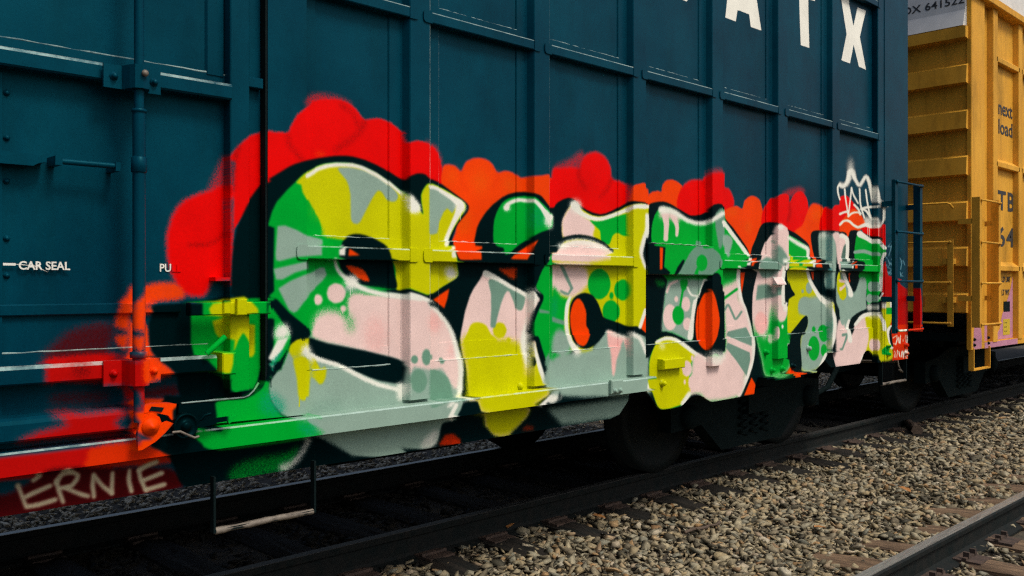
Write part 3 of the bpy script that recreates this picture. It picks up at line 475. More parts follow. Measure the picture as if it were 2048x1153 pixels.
10 85 80 4099 1262 -3 -6 -3 -1 -110 26 -34 14 -20 13 -1 3 24 -3 133 -30 11 -8
10 65 100 4301 1167 -2 7 -69 16 -15 37 -13 20 -18 21 -13 9 -63 27 -5 0 -3 -4 -2 -15 5 -13 44 -12 16 -12 28 -37 25 -45 85 -4
10 26 100 4306 1419 -1 7 -4 4 -87 4 -6 -5 -53 -100 0 -6 11 -7 14 1 6 5 46 85
10 44 100 4338 941 -36 -1 -130 35 9 44 47 4 -18 -47
6 22 100 4418 1005 0 -78 -80 10 -128 36 18 50 27 0
9 105 90 4333 921 -5 -4 -35 -4 -3 -12 -27 -8 -8 -12 -8 -31 -14 -14 -29 -11 -49 -6 -63 -3 -266 -1 -126 2 -125 5 -84 66 -30 30 -9 6 -10 -1 77 -4 778 -1 -13 5
10 87 85 4269 911 -4 5 -16 5 -8 -1 -8 -5 -18 -29 -12 -27 -12 -8 -45 -18 -7 -5 0 -5 9 -10 20 -1 36 12 29 13 12 18 6 21 18 27
6 58 80 3450 997 -5 -11 -14 -14 -10 1 -4 7 7 25 7 12 9 -4
7 38 100 5481 1128 -5 -53 -11 -31 -20 -30 -44 -51 -45 -87 -25 -27 -39 -20 -61 -10 -79 -4 -83 1 -132 8 -36 7 -21 12 -26 24 -16 9 -38 11 -38 4 -19 -3 -17 -8 -30 -27 -20 -13 -27 -9 -86 -9 -50 -1 -46 2 -36 5 -25 10 -17 13 -12 16 -42 76 -141 41 -13 43 129 4 -4 63 2 19 10 32 17 27 20 25 51 44 30 23 13 21 4 16 3 89 31 135 16 50 1 13 -4 12 -11 9 -35 11 -19 9 -85 15 -14 26 -14 35 -33 99 62 19 -6 15 -1 13 3 54 12 42 22 40 21 21 27 17 14 6 34 7 37 0 36 -5 146 -53 40 -12 66 -14 45 -2 44 6 8 4 16 17 59 29 17 12 38 38 97 1 18 -60 11 -19 16 -17 90 -70 135 -83 21 -20 9 -21 0 -21 -89 -23 -19 -31 -13 -6 -52 -3 -12 -8 74 -14 -6 -20 -4 -49 2 -24 6 -27 42 -104 -11 23 19 -29 92 -161 10 -25 11 -49
6 44 100 4500 1600 -19 -68 -38 -76 -211 4 0 342 168 -10 -13 -118 63 -29 -17 -14 52 -13 -67 -55
6 44 100 4481 1555 -25 -165 -7 -102 -93 -59 -50 -86 -74 -8 0 464 92 -6
1 22 100 4377 1788 -7 -126 -25 -4 -1 133
7 89 60 4485 1575 -4 -13 -8 -3 -43 -3 -23 9 -21 19 -6 10 1 6 11 2 62 -2 14 -4 9 -5
9 92 100 4896 1592 -5 -13 -37 -35 -16 -21 -35 -84 -20 -57 -5 -25 -8 -84 -7 -33 -10 -23 -10 -5 -14 0 -80 35 -117 35 -72 -1 -11 7 -4 14 -1 17 31 175 19 61 12 29 7 7 45 9 52 5 152 4 71 -2 47 -5
14 60 100 5132 1992 -2 -48 -8 -80 -84 -27 -9 -18 -9 -12 -17 -9 -7 2 -6 8 -10 29 -24 78 -13 67 2 25 13 19 22 18 25 12 23 4 94 0 7 -26
9 49 100 5230 1867 -2 -20 -11 -28 -16 -30 -18 -24 -13 -14 -10 -2 -10 7 -9 12 -13 31 -4 18 -82 19 -2 24 2 19 103 21 24 -2 27 -6 23 -11
14 47 100 5021 1724 0 -13 -4 -13 -8 -12 -30 -23 -49 -23 -30 -7 -39 -4 50 0 -128 0 -165 -6 -95 13 11 14 57 49 52 58 28 22 52 30 80 12 4 20 11 6 17 -2 17 -6 8 -16 -71 -13 6 -8 10 -6 17 -1 73 6 22 -2 40 -10 34 -17 12 -10 9 -11
7 23 100 4841 1707 -2 -13 -6 -13 -10 -11 -12 -8 -31 -7 -15 1 -15 5 -12 8 -9 11 -6 12 -2 13 2 13 6 13 9 11 27 13 15 2 31 -6 12 -8 10 -10 6 -12
7 28 100 4803 1622 -66 6 13 41 -1 5 -8 4 -12 -1 -5 -4 -28 -38 74 -7 14 -7
6 32 100 4597 1715 -6 6 -12 0 -14 -9 -44 -38 -32 -44 69 -4 12 -6 12 4 -64 4 39 34 33 42
12 136 100 4643 1980 -3 -11 -7 -10 -10 -5 -16 -1 -88 19 -77 -1 -11 3 -6 7 -1 11 3 11 6 10 10 7 35 7 46 0 63 -8 37 -11 12 -7 6 -9
12 34 100 4528 1935 -5 63 -11 11 -14 4 -16 0 -15 -4 -10 -8 -5 -13 20 -57 -1 -59 -5 -27 4 -9 20 -6 11 2 9 4 7 10 0 26
12 34 100 4632 1919 -6 29 -27 50 -13 8 -14 2 -13 -2 -12 -6 -6 -7 1 -12 30 -31 17 -23 4 -23 -2 -31 3 -6 12 -4 7 1 10 8
10 51 100 5137 2038 -5 6 -9 4 -90 -6 -16 -4 -100 -44 -18 -18 -46 -5 -49 1 -78 11 -115 40 -60 14 -30 3 -61 5 -26 -5 -12 -9 -6 -10 2 -11 10 -8 24 -5 60 5 48 0 145 -45 89 -13 58 -1 56 5 -4 2 12 11 113 47 97 15 10 9
10 41 100 5442 1772 -4 9 -42 30 -146 98 -105 77 -13 5 -89 -7 -10 -2 -7 -5 -3 -5 4 -8 14 -11 99 -9 71 -52 107 -71 78 -57 14 -4 11 -1 18 8
10 28 100 5457 1752 -3 -17 -86 -19 -3 -17 -47 0 5 16 89 20 5 17
10 37 100 5498 1155 -1 24 -9 43 -38 88 -53 104 -35 45 -14 33 -15 48 -9 47 0 45 4 41 -81 11 -4 8 -16 4 -17 -4 -6 -7 79 -11 -6 -41 -2 -47 16 -75 22 -59 30 -46 62 -126 22 -61 6 -39 -1 -44 -8 -47 -15 -45 -10 -23 -40 -66 -90 -110 -1 -9 14 -10 10 -2 11 1 11 5 56 60 42 50 46 69 22 48 13 49
12 145 100 5455 1088 -1 -12 -5 -14 -11 -17 -68 -80 -11 -26 -15 -63 -18 -27 -34 -20 -59 -10 -79 -4 -84 1 -133 8 -36 7 -21 12 -26 24 -16 9 -57 12 -38 0 -22 -5 -65 -25 -7 3 8 14 68 75 18 28 8 31 8 102 11 21 19 10 25 2 94 -11 -1 -2 14 -9 49 -8 43 3 109 16 14 56 2 82 -16 234 -79 32 -3 20 2 1 86 4 15 7 21 5 66 13 42 20 11 2 9 -6 5 -16 6 -80 4 -20 6 -13 33 -31 44 -57 33 -63 19 -50 10 -50 -3 -94
7 24 100 5299 1542 -8 6 -16 0 -130 -51 -104 -9 -6 -4 0 -4 7 -5 95 -2 156 61 6 5
11 18 100 5351 1390 -11 7 -12 -3 -41 -33 -22 -13 2 0 -17 24 -41 51 -12 13 -15 8 -21 -1 -12 -9 -20 -25 0 -4 11 -5 11 4 25 28 -4 1 15 -15 54 -71 10 -8 21 -4 18 7 17 11 42 33
11 19 100 5452 1155 -160 40 -137 43 15 24 223 22 56 -61
11 19 100 5433 1062 -48 -106 -124 108 -133 98 27 31 270 -79
12 37 100 5449 1142 0 -34 -294 85 -15 34 121 -26
12 34 100 4607 1371 -3 -21 -7 -19 -12 -16 -16 -13 -18 -7 -19 -2 -19 3 -18 9 -15 13 -12 17 -7 19 -3 21 3 20 7 19 12 16 15 12 18 8 19 2 19 -3 18 -8 16 -13 12 -17 7 -19
12 34 100 4620 1482 -6 -14 -15 -6 -15 6 -6 14 6 14 15 6 15 -6
12 35 100 4745 1449 -1 -12 -12 -21 -10 -7 -22 -6 -12 2 -20 13 -8 9 -6 24 6 23 8 9 20 12 12 1 22 -6 10 -8 12 -21
12 35 100 4762 1324 -2 -10 -13 -18 -10 -6 -24 -5 -12 2 -22 11 -8 9 -6 20 6 20 8 8 22 10 12 1 24 -6 10 -7 13 -18
7 23 100 4677 1381 -2 -15 -6 -14 -10 -12 -13 -9 -14 -5 -16 -1 -15 2 -15 6 -12 10 -10 12 -6 14 -2 15 2 14 6 14 10 12 12 8 15 6 15 2 16 -3 14 -6 13 -9 10 -12 6 -14
7 23 100 4721 1585 -8 -31 -5 -6 -25 -15 -7 -9 -27 -85 -5 -7 -10 -3 -4 3 -1 7 27 92 -1 12 -12 27 -2 14 3 13 16 7 46 0 10 -3 4 -7
12 34 100 4623 1593 -5 6 -13 1 -47 -11 -35 -14 -20 -21 -15 -27 3 -8 16 -1 5 4 14 27 15 16 28 10 46 11
10 35 100 4829 1499 -4 5 -6 1 -35 2 -20 5 -18 16 -20 29 -10 4 -11 -5 1 -4 21 -29 22 -20 15 -5 32 -4 28 0
10 47 100 4913 1595 -1 7 -12 7 -17 -2 -8 -6 -54 -105 -8 -8 -27 -12 -10 -12 -11 -33 -13 -62 -41 -122 4 -12 9 -7 14 -4 14 0 13 4 10 10 43 218 4 7 23 11 11 13
6 43 100 5131 1280 -2 -84 -7 -58 -113 -24 -45 16 -19 3 -24 -6 -11 -8 -6 0 -4 2 3 4 -54 24 -80 40 -33 19 -23 17 27 -7 18 0 12 8 6 19 14 121 17 59 20 57 36 69 28 36 17 15 -6 13 6 11 -7 9 44 10 32 -1 24 -11 14 -15 2 -40 5 -6 12 -4 6 -14 82 -33
1 28 100 5000 1338 -6 -38 -20 -57 -21 -28 -36 -33 -8 -21 -8 -8 7 0 -29 8 -24 12 -30 24 -7 11 -10 29 -7 50 2 35 5 35 9 46 8 28 14 26 18 27 23 23 33 21 -10 10 7 8 6 -11 29 -36 17 -30 30 -82 7 -32
1 190 50 4945 1483 -2 -9 -5 -7 -24 -15 -7 0 -3 3 -5 12 11 7 -2 9 2 8 -11 8 8 14 7 1 24 -15 5 -8
6 46 100 4912 1127 -11 -15 3 -4 -24 2 -60 17 -104 39 -127 66 -31 11 -34 5 -101 -1 -17 2 -5 7 5 9 12 10 31 13 35 0 74 -15 106 -33 119 -44 125 -53 -4 -9
8 34 100 4786 1137 -8 -9 -25 -21 -10 -12 -14 -30 -11 -35 -2 -19 1 -21 15 -70 -3 -19 -8 -16 -10 -15 -15 -12 -20 -11 -27 -9 -38 -7 -98 -10 -46 0 -36 4 -25 9 -17 15 -12 17 -42 73 -141 38 -17 51 131 -2 0 43 3 44 9 29 17 30 21 30 29 28 20 10 39 12 31 4 34 0 37 -5 36 -9 78 -42 107 -42 14 -11
10 46 100 4908 1081 -9 6 1 12 7 6 -111 44 -163 80 -41 16 -46 9 -68 4 -64 -14 -27 -9 -7 -4 -1 -3 5 -8 16 -1 67 14 34 1 38 -3 37 -8 32 -13 141 -70 72 -32 60 -26 16 -3
10 120 70 5131 1109 -1 -13 -4 -13 -87 -3 -30 -16 -43 -9 57 -9 -99 11 -11 5 -9 16 -5 19 14 11 -14 14 5 20 6 5 15 2 42 -2 38 -4 119 -22
10 112 80 4468 1201 -1 -4 -8 -7 -22 -4 -22 6 -9 12 4 8 5 3 22 4 22 -6
12 46 100 4745 1048 -1 -13 -6 -12 -8 -10 -12 -7 -26 -5 -14 3 -24 14 -8 11 -7 26 1 13 6 11 8 10 24 12 14 1 26 -9 12 -8 14 -24
12 35 100 4766 1113 -5 -13 -12 -5 -11 6 -5 14 5 13 11 5 12 -7
12 35 100 4793 958 -1 -11 -12 -20 -9 -6 -22 -5 -11 3 -19 13 -7 10 -6 23 6 22 7 9 19 10 11 1 22 -8 9 -7 12 -22
12 23 100 4682 969 -4 -12 -9 -4 -9 6 -4 12 4 12 9 4 9 -6
12 141 100 4970 985 -5 -24 -24 -18 -38 -16 -46 -13 -117 -27 -6 4 -5 10 -2 17 5 53 21 104 7 25 10 20 13 11 21 4 26 -4 29 -9 27 -13 22 -16 -6 -19 46 -30 15 -30
10 69 100 4737 895 -4 5 -16 7 -9 0 -11 -5 -69 -53 -4 -11 6 -8 10 -7 14 -4 14 1 16 6 51 61
6 35 100 4948 820 -4 -5 -42 -15 -62 -13 -29 -3 -29 2 -60 11 -40 15 -5 9 3 12 9 11 20 20 21 11 40 7 27 -2 41 -12 105 -43
12 32 100 6038 1063 -1 -13 -7 -11 -37 -27 -39 -43 -21 -13 -30 -10 -101 -16 -61 -4 -54 0 -42 7 -25 16 -15 22 -26 83 -41 84 -35 83 -25 77 -8 52 1 78 8 74 19 56 48 98 -78 20 11 40 91 23 31 64 28 43 16 19 39 32 43 28 -6 11 8 39 7 13 58 2 34 -5 30 -12 113 -17 11 -40 3 -55 -2 -60 -5 -56 -96 -22 -3 -20 -10 -19 -14 -5 -16 0 -15 -4 -12 -17 -7 -37 -6 -49 -5 -102 1 -33 5 -15 8 -2 21 9 10 0 24 -7 6 -10 97 -21 -1 -79 -93 -20 -2 -72 2 -20 94 -25 11 -30 18 -25 35 -40
7 177 100 6038 1063 -1 -13 -7 -11 -37 -27 -39 -43 -21 -13 -30 -10 -101 -16 -61 -4 -54 0 -42 7 -25 15 -14 22 -27 84 -74 158 -29 82 -6 30 28 -47 15 -14 49 -36 29 -18 29 -9 25 6 20 31 18 50 31 109 16 34 -10 14 3 1 3 -8 5 -24 5 -66 10 -20 14 -10 22 8 57 50 26 18 110 -3 7 -26 -9 -148 2 -41 10 -30 15 -25 31 -40
11 79 100 5966 1758 -1 -14 -100 -16 -14 -13 -18 -9 -21 -4 -65 7 -37 9 -32 11 43 15 3 63 5 33 6 7 25 -7 38 -19 48 -33 18 -17
11 58 100 5778 1692 -12 -11 -22 -14 -11 -14 -14 -28 -59 -8 -27 0 -21 5 -18 10 -14 15 -11 18 -92 16 0 16 7 14 13 15 104 17 21 11 23 7 27 -1 33 -5 14 -9 7 -11 -17 -9 59 -18 9 -7
11 58 100 5734 1500 -4 -17 -209 -20 25 103 116 8 42 -11 17 -10 -2 -35
11 39 100 5795 1552 0 -52 -66 -4 2 57
11 59 100 5735 1891 -12 13 5 15 0 -79 2 1 -17 35
13 77 100 5670 1305 -3 -20 -8 -19 -13 -15 -18 -12 -20 -7 -21 -2 -21 3 -20 9 -17 13 -13 16 -8 19 -3 20 3 20 8 18 13 16 17 11 20 8 21 2 21 -3 20 -8 18 -13 13 -17 8 -19
12 59 100 5860 1376 -3 -18 -7 -16 -12 -14 -15 -11 -18 -6 -19 -2 -18 3 -18 7 -15 12 -3 47 3 49 15 10 18 7 18 2 19 -3 18 -7 15 -11 12 -15 7 -16
12 39 100 5760 1234 -5 -24 -6 -9 -15 -14 -5 14 -3 33 3 34 5 15 15 -15 6 -10
12 58 70 5733 1194 -1 -9 -10 -15 -8 -6 -18 -4 -10 2 -17 10 -6 7 -4 18 4 17 6 7 17 8 10 1 18 -5 8 -6 10 -16
10 16 100 5811 1276 -5 -11 -11 -4 -11 5 -5 11 5 11 11 4 11 -5
15 117 50 5730 1430 -7 9 6 9 0 -331 -6 -18 7 -19
10 36 100 5868 1436 -1 5 -5 4 -17 3 -31 -10 24 -5 -7 28 -3 35 0 109 9 44 17 42 -2 8 -7 4 -21 2 -10 -3 -8 -7 -23 -65 -4 -24 -1 -71 5 -100 9 -16 41 -7 19 9
10 79 100 5811 1978 -2 -5 -11 -10 -29 -8 -29 5 -4 4 -1 11 1 10 4 5 29 7 29 -5 11 -9
10 79 100 5966 1399 -2 -5 -95 -3 -13 -8 -17 -2 -25 7 -6 4 -4 11 4 11 6 5 25 6 17 -3 13 -9 95 -8
10 79 100 5973 1741 -2 -5 -96 -7 -15 -7 -21 -2 -30 4 -7 4 -5 8 5 9 7 4 30 6 29 -5 99 0
10 40 100 6041 1074 -20 31 -34 37 -8 5 -107 7 -10 -5 1 -6 7 -9 102 -20 21 -29 5 -12 -1 -21 -13 -28 1 -6 5 -4 15 -3 14 6 17 29 5 13
7 41 100 6271 1848 -23 -102 -101 -21 -10 -37 -254 -3 0 37 92 21 0 186 127 -31
10 51 100 6289 1822 -3 15 -7 8 -27 12 -135 27 -125 34 -16 1 -110 -11 -4 -5 1 -6 101 -1 124 -39 142 -32 5 -6 1 -9 -6 -45 3 -7 7 -3 20 -1 9 3 6 6 10 34
8 20 100 6349 1757 -98 -28 0 -26 -368 -5 0 19 93 21 2 57 42 -26 -9 -19
7 20 100 6186 1754 -104 -26 -10 -23 -46 0 0 22 95 25 37 42
7 17 100 6329 1757 -101 -36 66 12 6 23
10 21 100 6363 1757 0 -19 -98 -21 0 -18 -33 0 -3 28 95 29
8 31 100 6596 1290 -3 -56 -5 -26 -8 -25 -34 -70 -5 -29 -9 -15 15 -14 -85 -77 -35 -25 -39 -16 -49 -10 -57 -5 -57 0 -50 8 -36 18 -19 34 -7 48 0 54 7 52 10 41 18 30 29 24 59 36 16 16 6 18 1 17 -7 14 -14 9 -24 -1 -39 -19 -113 -72 -52 -26 -35 -3 -108 33 -5 52 3 61 6 38 94 17 10 41 15 20 23 7 44 2 8 6 -8 12 -67 43 -15 18 -10 22 -101 26 -3 27 4 23 18 17 37 9 55 4 62 0 58 -3 42 -7 21 -11 104 -14 2 -38 7 -18 32 -33 41 -33 84 -61 68 -42 34 -15 15 17 12 -3 14 -12 9 -17 6 -21
9 104 100 6595 1271 -1 -27 -5 -28 -11 -27 -33 -52 -11 -54 13 -28 -88 -81 -33 -22 -38 -15 -49 -10 -57 -5 -57 0 -50 8 -36 18 -18 35 -8 48 2 55 6 52 9 39 15 25 23 17 49 23 16 14 9 17 4 19 1 18 -5 16 -9 13 -17 7 -80 6 -15 8 -7 16 -1 22 5 24 8 22 13 16 19 9 24 5 89 3 103 11 37 0 36 -3 38 -8 40 -12 13 -31 10 -32 16 -18 18 -40 11 -46
9 31 100 6310 1412 -4 -18 -10 -17 -15 -14 -21 -11 -24 -6 -25 -2 -26 3 -23 8 -20 11 -16 15 -9 16 -4 18 4 18 9 16 16 14 20 11 23 6 26 2 25 -2 24 -7 21 -12 15 -14 10 -17
9 31 100 6321 1547 -1 -12 -13 -20 -11 -7 -25 -6 -12 2 -23 12 -8 9 -6 22 6 22 8 9 23 12 12 1 25 -6 11 -7 13 -20
9 21 100 6195 1522 -5 -11 -13 -4 -14 4 -5 11 5 11 14 5 13 -5
7 29 100 6415 1092 -3 -24 -9 -21 -14 -19 -19 -13 -22 -8 -23 -2 -23 4 -21 11 -18 15 -14 20 -9 22 -3 24 3 23 9 21 14 19 18 13 21 9 23 2 23 -4 22 -10 19 -16 14 -19 9 -23
7 42 100 6537 1155 -16 -10 -19 -6 -19 -1 -20 3 -18 7 -16 11 -12 14 -7 16 -3 16 3 17 7 15 12 13 16 9 18 6 20 2 19 -3 19 -7 16 -11 -8 -13 2 -32 -2 -32
7 25 100 6374 1235 -1 -7 -8 -10 -20 -7 -21 8 -4 5 -4 13 4 12 4 4 21 7 20 -8 8 -11
7 42 100 6539 1070 -2 -13 -13 -20 -11 -7 -26 -5 -14 2 -23 14 -8 10 -7 24 7 23 8 10 23 11 14 1 26 -8 11 -8 13 -22
15 171 50 6547 1295 0 -180 -12 24 12 11 -18 22 3 122
10 33 100 6543 1436 -8 11 -97 59 -88 65 -34 32 -14 17 -30 53 -103 9 -8 6 -10 2 -19 -3 -6 -3 -1 -8 101 -9 26 -55 30 -37 37 -35 67 -52 92 -61 20 -6 16 -1 15 3 10 6
10 128 100 6571 1419 -5 -6 -20 -10 -14 -14 15 0 -12 5 -9 10 -19 33 -46 36 6 2 64 -10 3 -10 13 -18 15 -6 8 -7
10 53 100 6621 1257 -4 47 -9 22 -12 21 -36 46 -14 8 -4 -3 -1 -12 5 -45 14 -38 0 -44 -3 -23 -11 -43 -6 -69 -10 -44 12 -9 -10 -6 -7 -9 3 -7 9 -5 13 -4 15 -1 27 10 -53 12 7 24 36 44 21 37 12 42
10 42 100 6562 1039 -7 7 -13 6 -16 2 -16 -1 -16 -7 -99 -98 -2 -11 7 -7 13 -6 15 -2 16 1 16 7 100 98
6 20 100 6254 1297 -2 -14 -5 -14 -10 -15 -28 -31 -14 -12 -15 -6 -35 -2 -15 -7 -9 -18 0 -38 17 -109 5 -50 -7 -32 -24 -14 -36 -2 -41 8 -36 15 -24 21 -12 32 -3 22 -94 30 4 70 95 16 10 37 14 25 20 19 24 14 141 79 28 13 22 5 14 -2 10 -10 5 -14
6 20 100 6065 1497 -90 -30 0 130 45 -63
9 85 100 6619 1817 -2 -36 -19 -87 -6 -118 -4 -20 -5 -12 -6 -5 -37 -4 -8 2 15 2 -22 6 -14 10 -8 26 -3 20 0 43 7 16 14 11 -79 5 43 9 12 8 3 10 -3 13 -7 13 44 13 -2 9 -7 4 -50 0 -18 4 -12 8 -7 11 -8 28 -11 100 1 26 7 20 14 11 21 5 24 2 41 0 21 -5 -18 -7 4 -8 37 1 17 -5 10 -9 6 -14
16 85 80 6543 1969 -2 -238 -24 -19 0 -19 24 -19 0 -132 -11 4 1 123 -68 19 2 41 67 22 0 218
6 32 100 6535 1732 -42 -20 14 -19 -100 -6 -30 14 -10 25 90 28 -128 3 128 -3 10 5 50 -4 15 -4
9 21 100 6598 1699 -101 -1 -16 26 51 27 56 5
10 127 60 6540 1972 -10 -3 3 -11 -3 -22 10 -3 -76 -10 -17 1 -9 4 -4 8 0 9 4 8 9 6 41 9
12 65 100 6786 1861 -7 -124 -106 -23 -6 -36 -7 -4 -14 15 -11 21 -16 70 -14 86 -7 19 -11 17 -40 43 0 9 16 9 27 9 32 4 29 -4 20 -18 109 -14 4 -20
12 66 100 6917 1930 -2 -9 -9 -10 -52 -36 -15 -15 -11 -19 -32 -75 -15 -19 -3 4 -107 11 -9 120 2 43 7 29 143 20 26 -5 55 -19 18 -12
11 55 70 6904 1837 -6 -46 -6 -14 -10 -10 -15 -7 -42 -7 -18 2 -11 6 -1 13 13 42 21 38 9 14 24 21 11 5 9 1 8 -5 10 -24
10 44 100 6940 1873 -1 32 -10 27 -12 13 -23 10 -53 10 -32 4 -23 -1 -117 -10 -8 -6 -2 -7 4 -6 121 0 53 -7 22 -7 12 -14 8 -40 -2 -45 -9 -63 6 -9 10 -4 26 0 11 4 8 8 9 64
9 22 100 6970 1756 -107 -29 0 -27 -192 0 0 48
10 22 100 7009 1757 -111 -31 -3 -28 -32 0 0 20 107 23 0 20
7 37 100 7489 1858 -7 -23 -46 -58 -13 -24 -9 -28 -4 -50 1 -157 -58 -44 95 -14 -35 -17 -66 -17 -54 -19 -16 -1 -13 5 -8 18 -6 26 -8 77 8 -17 0 -6 -31 21 -71 58 -29 29 -15 24 5 16 20 13 -84 10 24 10 15 10 9 22 109 13 -6 10 -12 8 -22 4 -93 6 -21 7 -12 12 -6 15 -1 17 4 56 18 64 8 17 15 24 19 15 11 3 10 0 58 -22 164 -37 57 -6 36 11 30 -3 -98 -11 98 -39 23 -15
6 27 100 7184 1753 -100 -30 12 -28 -102 -6 103 -20 -38 -129 -78 -5 -33 104 27 26 -80 23 72 11 -3 22 106 25
9 27 100 7410 1819 -4 7 -16 6 -95 17 -83 9 -84 -3 -91 -11 -18 -5 -7 -5 -1 -7 5 -5 11 -4 20 -1 89 7 65 2 68 -7 94 -14 22 -1 13 4 9 5
9 28 100 7460 1812 -1 4 -5 4 -14 3 -48 3 67 7 -16 -2 -12 -7 0 -5 5 -4 14 -3 -67 -6 48 -3 16 1
10 46 100 7506 1875 -7 8 -65 38 -29 14 -33 11 74 9 -35 -5 -28 -7 -18 2 -102 24 -106 34 -38 2 -25 -5 -18 -10 -8 -11 3 -11 25 -13 123 -19 109 -26 34 -5 38 2 47 11 15 -5 -89 -16 72 -33 19 -5 29 4 10 5
10 47 100 7501 1833 -7 5 -23 4 -12 -2 -14 -6 -29 -29 -21 -32 -9 -37 -8 -68 -6 -93 -4 -30 -7 -24 103 -18 -16 -14 -46 -30 -5 -10 5 -6 10 -5 14 -2 15 1 18 5 -104 10 37 24 20 18 15 22 8 26 4 32 8 162 5 34 18 27 29 28
9 66 100 7253 1554 -12 -41 0 -101 6 -31 -4 -7 -13 -8 -26 -8 -145 -29 -73 -23 -38 -19 -15 -14 -20 -35 -13 -14 -18 -9 -27 -2 -72 11 -135 13 -19 8 -2 7 36 27 8 12 106 11 0 17 -107 21 -9 33 -9 14 -35 35 -8 14 -4 19 -1 77 -1 6 -2 -2 22 83 13 32 16 21 9 8 22 8 26 -2 25 -10 115 -5 33 -42 51 -74 15 -15 16 -11 37 -15 19 -2 16 2 16 9 15 16 37 51 14 31 8 5 35 7 41 2 16 -4 11 -9 16 -28
9 35 100 7391 1554 -2 -11 -7 -11 -9 -9 -13 -6 -31 -6 -16 1 -27 12 -10 9 -6 10 -2 12 2 11 6 10 10 9 27 12 16 1 31 -5 13 -7 9 -10 7 -10
9 35 100 7370 1456 -2 -10 -6 -9 -11 -8 -13 -6 -33 -4 -16 1 -29 10 -10 8 -7 10 -2 10 2 10 7 9 10 8 29 9 16 2 33 -6 13 -6 11 -8 6 -10
7 115 45 7454 1643 -282 -17 -46 45 316 -2
8 44 100 6890 1490 -2 21 -9 28 -34 57 -6 3 -7 -1 -28 -12 -8 4 -5 13 -11 63 -117 10 -18 -16 -16 -23 -7 -23 -3 -39 10 -59 0 -2 -3 4 3 -1 41 -44 116 -10 21 -11 22 -3 21 4 22 12 16 16
10 44 100 7008 1492 -21 39 -10 13 -67 71 -43 55 -112 7 -14 8 -15 2 -14 -1 -13 -4 -8 -6 106 -9 122 -131 4 -21 -2 -26 12 -12 16 -5 20 -1 18 2 15 6
12 33 100 6882 1564 -1 4 -5 4 -18 3 -12 -3 -38 -17 -141 -17 -6 -5 6 -8 121 -4 13 3 75 34
12 33 100 6871 1596 -3 4 -12 4 -75 10 -118 -2 -8 -2 -4 -4 -1 -4 4 -4 11 -4 179 -9 22 3 5 4
12 112 100 7406 1072 -3 -12 -8 -14 -13 -14 -16 -11 -19 -8 -25 -1 -92 12 -23 -3 -10 -13 3 -42 -13 -20 -38 -14 -76 -7 -106 -5 -113 -1 -102 3 -71 8 -39 14 -19 21 -5 24 2 22 4 16 9 7 60 2 -89 19 4 22 -5 95 1 26 7 33 30 55 7 10 10 5 137 -13 54 -37 44 -36 9 -14 3 -33 10 1 21 13 94 77 29 20 25 12 23 9 44 9 42 5 40 0 18 -3 13 -7 10 -12 6 -16 8 -55 -4 -70 4 -12 8 -6 38 -2 13 -4 44 -31 11 -12
9 33 100 6856 1299 -1 -12 -10 -22 -8 -7 -19 -6 -10 2 -17 13 -6 10 -6 25 6 24 6 10 17 12 10 2 19 -7 8 -8 10 -23
9 33 100 6881 1245 -4 -12 -11 -5 -11 6 -4 12 4 11 11 5 11 -5
11 33 100 6890 1174 -7 10 -23 7 -66 -3 -13 -4 -4 -5 0 -5 15 -8 17 -1 46 6 -7 3 -3 -13 -11 -20 -51 -65 -113 -3 -1 -4 123 -12 16 13 58 64 16 22
8 93 100 7643 1337 0 13 -6 12 -16 8 -32 6 -45 3 -92 -1 -28 -4 -12 -7 -2 -9 59 -100 141 -206 11 -24 12 -43 -1 -19 -11 -15 -25 -11 -48 -6 -141 -1 48 -6 -48 5 -26 8 -10 11 -4 26 -8 10 -17 8 -78 23 -15 0 -29 -6 -10 1 -3 8 5 15 31 47 15 28 6 29 -4 34 -38 111 -4 25 5 14 10 6 14 0 149 2 39 -2 -83 -1 23 -8 33 -24 41 -42 36 -50 12 -10 12 -3 12 1 24 11 46 43 32 42 10 18
12 69 100 7394 1073 -2 -13 -6 -13 -11 -10 -13 -7 -33 -6 -17 3 -29 15 -10 11 -6 13 -3 13 3 13 6 12 10 10 14 8 15 4 17 1 33 -8 13 -9 11 -11 6 -13
6 27 100 7294 1354 -6 -4 -15 -5 -101 -18 -49 -18 -46 -20 -31 -19 -22 -29 -58 -60 -16 -13 -13 -4 -11 5 -9 14 -7 18 -6 33 10 23 34 30 49 27 60 22 92 21 98 13 30 -1 16 -9
10 46 100 7460 1337 -18 4 -125 4 -68 -2 -63 -7 -59 -17 -27 -12 -85 -49 -5 -8 3 -5 7 -4 11 -3 12 0 15 4 89 44 47 13 129 17 119 0 18 2 -106 8 2 5 -2 6
10 47 100 7506 1197 -16 55 -10 16 -15 15 -64 51 -14 5 -13 2 -22 -5 110 -9 -112 -4 41 -35 25 -27 13 -28 9 -37 10 -9 28 -5 15 1 10 5
10 44 100 6961 1124 -11 51 -22 37 -9 21 8 22 20 29 -1 7 -5 3 -18 4 -18 -7 -33 -42 -5 -13 0 -14 24 -98 10 -9 28 -7 15 2 11 4
10 115 90 7376 1384 -2 -7 -17 -13 -13 -4 -33 -3 -16 1 -29 8 -10 6 -7 7 -2 7 2 7 7 7 10 6 29 7 16 0 33 -4 13 -5 17 -13
10 138 80 7406 1316 -2 -5 -19 -9 -50 -5 -50 7 -11 5 -10 10 3 6 7 4 11 4 50 5 50 -7 19 -10
10 47 100 7637 1041 -52 83 -16 32 -4 20 3 13 5 4 42 15 10 7 0 6 -7 5 -24 5 -18 -3 -37 -12 -16 -8 -11 -9 -6 -21 5 -23 16 -34 52 -84 11 -7 26 -4 20 7
